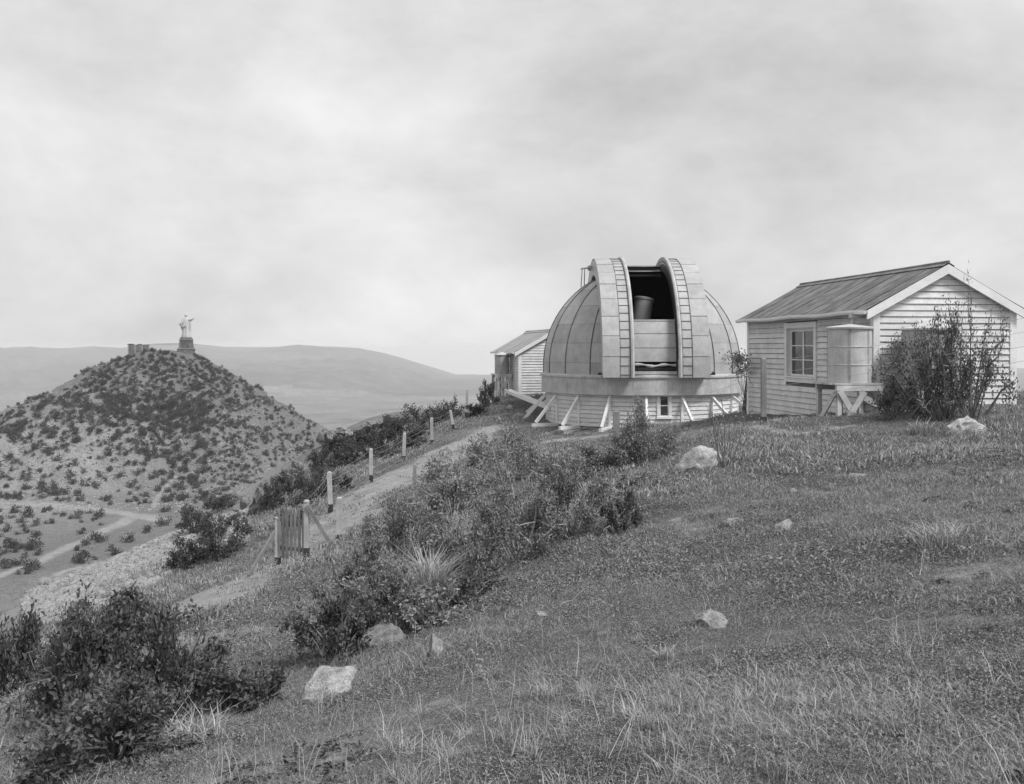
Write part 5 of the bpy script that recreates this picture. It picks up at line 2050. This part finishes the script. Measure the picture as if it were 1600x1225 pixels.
for i, (nm, lab, px, py, w, h, nl, lp, mt) in enumerate(SHR):
    grp = {'leafy_shrub': 'shrubs of the foreground thicket', 'dark_shrub': 'dark shrubs in the lower left corner', 'tall_shrub': 'shrubs at the cottage gable', 'round_bush': 'bushes along the fenced slope'}[nm]
    try:
        shrub(nm, lab, px, py, w, h, 200 + i, int(nl * NL), lp, mt, 'bush' if nm == 'round_bush' else 'shrub', grp, stems=16 if w > 100 or nm == 'round_bush' else 11,
              twig='pale_twig' if nm == 'leafy_shrub' else 'twig')
    except ValueError:
        print('no ground for', lab)

# climbing plant at the far corner of the cottage
vp = loc_of(HOUSE, -0.25, 8.0, h1(*loc_of(HOUSE, -0.25, 8.0, 0)[:2]))
VINE = thing('climbing_plant', 'thin straggling climber at the far corner of the cottage', 'plant', tuple(vp))
rngv = np.random.default_rng(77)
vm = MB()
Cs = []
for i in range(6):
    p = np.array([rngv.uniform(-.15, .15), rngv.uniform(-.2, .2), 0.0])
    pts = [p]
    for k in range(8):
        p = p + np.array([rngv.normal(-0.02 if k < 4 else -0.07, .09), rngv.normal(-0.12 if i > 3 else 0, .12), 0.30 if k < 6 else 0.1])
        pts.append(p)
        if k > 3:
            Cs += [p + rngv.normal(0, .1, 3) for _ in range(22)]
    vm.tube([tuple(q) for q in pts], [0.007] * 5 + [0.004] * 4, 4, caps=False)
vm.build('stems', M['twig'], VINE)
Cs = np.array(Cs)
V, T, S = leaves_np(rngv, Cs, rngv.normal(size=Cs.shape), np.full(len(Cs), 0.09), np.full(len(Cs), 0.05), rngv.random(len(Cs)))
me = np_mesh('foliage', V, None, T); add_attr(me, 'shade', S); me.materials.append(M['leaf']); link('foliage', me, VINE)

# ------------------------------------------------------------------ scrub of the statue's hill


def hill_bush(seed, mat):
    rng = np.random.default_rng(seed)
    n = 190
    lob = rng.normal(0, 0.33, (6, 3)) * np.array([1, 1, 0.7]) + np.array([0, 0, 0.55])
    C = lob[rng.integers(0, 6, n)] + rng.normal(0, 0.27, (n, 3))
    C[:, 2] = np.abs(C[:, 2])
    D = C - np.array([0, 0, 0.1]) + rng.normal(0, 0.4, (n, 3))
    L = rng.uniform(0.18, 0.34, n)
    V, T, S = leaves_np(rng, C, D, L, L * 0.7, rng.random(n))
    me = np_mesh('hillside_shrub', V, None, T)
    add_attr(me, 'shade', S)
    me.materials.append(M[mat])
    return me


HB = [hill_bush(900 + i, 'leaf_hill') for i in range(7)] + [hill_bush(950 + i, 'leaf_dry') for i in range(2)]


def hill_scrub():
    rng = np.random.default_rng(31)
    n = 15000
    px = rng.uniform(-10, 525, n)
    py = rng.uniform(540, 900, n)
    g = G(px, py)
    ok = ~np.isnan(g[:, 0]) & (g[:, 1] > 280) & (g[:, 1] < 660)
    px, py, g = px[ok], py[ok], g[ok]
    dens = np.clip((700 - py) / 130, 0, 1) * 0.66 + 0.22 * np.clip((px - 200) / 120, 0, 1) + 0.12
    dens *= np.clip(1 + 1.15 * fbm(g[:, 0] / 25, g[:, 1] / 25 + g[:, 2] / 25, 3), 0.25, 1.9)
    dens = np.where(py > 785, np.where(px < 170, 0.09, 0.03), dens)
    ok = (rng.random(len(px)) < dens * 0.85) & (road_mask(g[:, 0], g[:, 1]) < 0.1)
    ok &= np.hypot(g[:, 0] - sx, g[:, 1] - sy + 6) > 7
    px, py, g = px[ok], py[ok], g[ok]
    siz = np.where(py < 620, rng.uniform(0.9, 1.9, len(px)), rng.uniform(0.9, 2.3, len(px)) * np.clip(1.1 - 0.3 * (px > 330), 0, 2))
    kind = np.where(rng.random(len(px)) < np.where(px > 330, 0.45, 0.2), rng.integers(7, 9, len(px)), rng.integers(0, 7, len(px)))
    rot = rng.uniform(0, 6.28, len(px))
    order = np.argsort(-siz / g[:, 1])
    for k in order[:300]:
        o = link('hillside_shrub', HB[kind[k]])
        s = siz[k]
        o.location = (g[k, 0], g[k, 1], g[k, 2] - 0.15 * s)
        o.scale = (s * 1.1, s * 1.1, s * rng.uniform(0.95, 1.35))
        o.rotation_euler = (0, 0, rot[k])
        wpx = s * 2 / g[k, 1] * F
        size = 'large' if wpx > 15 else 'biggish' if wpx > 12.8 else 'middling' if wpx > 11.2 else 'small'
        side = next(t_ for lim, t_ in ((105, 'on the far left of'), (160, 'well left of the stone building on'), (205, 'just left of the stone building on'), (245, 'below the stone building on'),
                                       (275, 'between building and statue on'), (310, 'below the statue on'), (350, 'just right of the statue on'), (410, 'on the right flank of'), (9999, 'on the far right of')) if px[k] < lim)
        band_ = 'near the top' if py[k] < 610 else 'high up' if py[k] < 670 else 'half way up' if py[k] < 720 else 'low down' if py[k] < 780 else 'at the foot'
        lab = '%s %s shrub %s %s the statue hill' % (size, 'pale' if kind[k] > 6 else 'dark', band_, side)
        setp(o, lab, 'shrub', 'shrubs dotting the statue hill')
    rest = order[300:]
    P = g[rest].copy()
    P[:, 2] -= 0.15 * siz[rest]
    gn_scatter('hill_scrub', HB, P, siz[rest], rot[rest], kind[rest], 'dense low scrub covering the upper statue hill', 'scrub')
    print('hill shrubs', len(order))


hill_scrub()

# white marker stones along the lower dirt road
for i, px in enumerate(np.linspace(112, 235, 9)):
    py = np.interp(px, [112, 150, 180, 235], [868, 848, 833, 818])
    g = G1(px + random.uniform(-2, 2), py + 2)
    o = link('marker_stone', STONES[i % 6])
    o.scale = (0.45, 0.4, 0.4)
    o.location = g
    setp(o, '%s white marker stone from the left along the lower edge of the dirt road' % ('first second third fourth fifth sixth seventh eighth ninth'.split()[i]), 'stone', 'white stones along the dirt road')

# ------------------------------------------------------------------ dry tussocks, stalks, sticks
TUS = [('pale dry tussock glowing inside the thicket', 672, 940, 70, 75, 300), ('wide pale tussock at the right edge of the meadow', 1470, 860, 110, 46, 190),
       ('small bright dry tuft in the lower right meadow', 1270, 1108, 52, 22, 70), ('feathery dry tuft below the pale slab', 1040, 1032, 34, 24, 60),
       ('pale tuft in the grass below the broad shrub', 965, 872, 30, 16, 60), ('dry tuft at the right under the tall shrubs', 1440, 680, 50, 26, 90), ('sprawling dry tussock in front of the dark shrubs', 300, 1165, 190, 50, 220)]
for i, (lab, px, py, w, h, n) in enumerate(TUS):
    g = G1(px, py)
    W, Hh = w / F * g.y / 2, h / F * g.y
    o = link('grass_tussock', blades(np.random.default_rng(400 + i), n, W * 0.55, Hh * 0.6, Hh * 1.3, max(0.006, 2.0 / F * g.y), 1.5, 'straw'))
    o.location = g
    setp(o, lab, 'grass tussock')


def stem_obj(name, label, cat, pts, r0, mat='pale_twig', buds=0, side=0, seed=0):
    rng = np.random.default_rng(seed)
    m = MB()
    n = len(pts)
    m.tube(pts, [r0 * (1 - 0.7 * i / (n - 1)) for i in range(n)], 5)
    for k in range(side):
        i = rng.integers(1, n)
        p = Vector(pts[i])
        d = Vector(rng.normal(size=3)) * 0.12
        d.z = abs(d.z) + 0.1
        m.tube([p, p + d * 0.6, p + d * 1.2 + Vector((0, 0, 0.05))], [r0 * 0.5, r0 * 0.4, r0 * 0.2], 4)
    for k in range(buds):
        t = 0.55 + 0.45 * k / buds
        i = int(t * (n - 1) * 0.999)
        p = Vector(pts[i]).lerp(Vector(pts[i + 1]), t * (n - 1) - i)
        s = Vector(rng.normal(size=3)) * r0
        m.tube([p + s, p + s + Vector((0, 0, r0 * 1.5)), p + s + Vector((0, 0, r0 * 3))], [r0 * 0.6, r0 * 1.5, r0 * 0.5], 5)
    o = m.build(name, M[mat])
    return setp(o, label, cat)


g = G1(790, 1165)
stem_obj('dry_stalk', 'tall dry flower stalk with seed heads at the bottom middle', 'plant stalk',
         [g + Vector((-0.012 * k - 0.003 * k * k * 0.5, 0.0, 0.062 * k)) for k in range(8)], 0.0045, buds=14, seed=1)
for i, (lab, px, py, L, az, lift, mt) in enumerate([
        ('pale fallen stick lying in the right meadow', 1393, 974, 0.34, 0.1, 0.02, 'pale_twig'), ('bent pale stem standing in the right meadow', 1440, 905, 0.24, 1.2, 0.2, 'pale_twig'),
        ('thin stick slanting in the lower right meadow', 1258, 1045, 0.22, -0.7, 0.03, 'pale_twig'), ('curved twig in the middle of the meadow', 1298, 975, 0.14, 0.9, 0.05, 'pale_twig'),
        ('long bare branch arching out of the thicket', 800, 868, 1.0, 0.35, 0.35, 'pale_twig'), ('thin stick near the crumbly rock', 1065, 905, 0.5, 0.5, 0.05, 'pale_twig'),
        ('forked dead branch beside the pale tussock', 690, 935, 0.9, 0.5, 0.25, 'pale_twig'), ('dead twig in the grass below the thicket', 900, 945, 0.5, 0.9, 0.1, 'pale_twig'),
        ('grey stick at the foot of the wedge boulder', 445, 1095, 0.5, 0.5, 0.15, 'pale_twig')]):
    g = G1(px, py)
    d = Vector((math.cos(az), math.sin(az) * 0.6, 0))
    pts = []
    for k in range(6):
        t = k / 5
        q = g + d * L * (t - 0.5)
        q.z = h1(q.x, q.y) + 0.03 + lift * (t if i != 4 else math.sin(t * PI * 0.7))
        pts.append(q + Vector((0, 0, 0.02 * math.sin(k * 2 + i))))
    stem_obj('dry_stick', lab, 'stick', pts, max(0.004, 0.9 / F * g.y), mt, side=2 if i in (4, 6) else 0, seed=50 + i)
g = G1(1130, 735)
SAP = thing('bare_sapling', 'bare thin sapling with upright twigs, right of the big boulder', 'sapling', tuple(g))
rngs = np.random.default_rng(8)
m = MB()
for k in range(9):
    a = rngs.uniform(0, 6.28)
    l = rngs.uniform(0.7, 1.5)
    d = Vector((math.cos(a) * 0.28 + 0.14, math.sin(a) * 0.25, 1)).normalized()
    pts = [Vector((0, 0, -0.05)) + d * l * t + Vector((0.06 * math.sin(t * 3 + k), 0, 0)) for t in (0, .3, .6, .85, 1)]
    m.tube(pts, [0.014, 0.011, 0.008, 0.006, 0.003], 4)
    for j in range(4):
        p = pts[rngs.integers(2, 5)]
        m.tube([p, p + Vector((rngs.uniform(-.15, .15), rngs.uniform(-.1, .1), 0.22))], [0.005, 0.002], 3)
m.build('twigs', M['twig'], SAP)
rr = np.random.default_rng(99)
C = rr.normal(0, 1, (70, 3)) * np.array([.22, .2, .35]) + np.array([.12, 0, .75])
V, T, S = leaves_np(rr, C, rr.normal(size=(70, 3)), np.full(70, .05), np.full(70, .03), rr.random(70))
me = np_mesh('leaves', V, None, T); add_attr(me, 'shade', S); me.materials.append(M['leaf']); link('foliage', me, SAP)

def meadow_scatter(name, kinds, n, seed, smin, smax, label, thr):
    rg = np.random.default_rng(seed)
    th_ = np.radians(rg.uniform(-24, 33, n)); rr_ = np.exp(rg.uniform(math.log(2.6), math.log(36), n))
    X_, Y_ = rr_ * np.sin(th_), rr_ * np.cos(th_)
    ok = (path_mask(X_, Y_) < 0.1) & (fbm(X_ * 0.5 + seed, Y_ * 0.5, 3) > thr) & (np.hypot(X_ - DC[0], Y_ - DC[1]) > 6)
    lx_, ly_ = (X_ - 9.28) * math.cos(R(8.2)) + (Y_ - 24.6) * math.sin(R(8.2)), -(X_ - 9.28) * math.sin(R(8.2)) + (Y_ - 24.6) * math.cos(R(8.2))
    ok &= ~((lx_ > -0.4) & (ly_ > -0.4) & (ly_ < 8.8) & (lx_ < 4.4))
    X_, Y_ = X_[ok], Y_[ok]
    k_ = len(X_)
    gn_scatter(name, kinds, np.stack([X_, Y_, H(X_, Y_)], 1), rg.uniform(smin, smax, k_), rg.uniform(0, 6.28, k_), rg.integers(0, len(kinds), k_), label, 'grass', rg.normal(0, 0.15, (k_, 2)))


tr_ = np.random.default_rng(61)
meadow_scatter('grass_tufts', [blades(tr_, 90, 0.09, 0.06, 0.15, 0.005, 1.6) for _ in range(3)] + [blades(tr_, 70, 0.08, 0.05, 0.13, 0.0045, 1.9, 'straw') for _ in range(2)],
               1300, 62, 0.3, 0.9, 'rough tufts standing out of the short meadow grass', 0.05)
meadow_scatter('weeds', [herbs(tr_, 70, 0.10, 0.03, 'leaf_dark') for _ in range(3)], 1100, 63, 0.4, 1.2, 'dark broad leaved weeds among the meadow grass', 0.02)

# scattered taller dry grass stems in the meadow, beyond counting
DRY = [blades(np.random.default_rng(500 + i), 4, 0.04, 0.08, 0.26, 0.0032, 1.1, 'straw') for i in range(4)]
nn = 1700
th = np.radians(gr_.uniform(-25, 33, nn)); r_ = np.exp(gr_.uniform(math.log(2.5), math.log(24), nn))
x, y = r_ * np.sin(th), r_ * np.cos(th)
kp = path_mask(x, y) < 0.1
x, y = x[kp], y[kp]
gn_scatter('dry_stems', DRY, np.stack([x, y, H(x, y)], 1), gr_.uniform(0.5, 1.1, len(x)), gr_.uniform(0, 6.28, len(x)), gr_.integers(0, 4, len(x)), 'thin dry stems standing in the meadow grass', 'dry grass', gr_.normal(0, 0.3, (len(x), 2)))
print('objects', len(scene.objects))
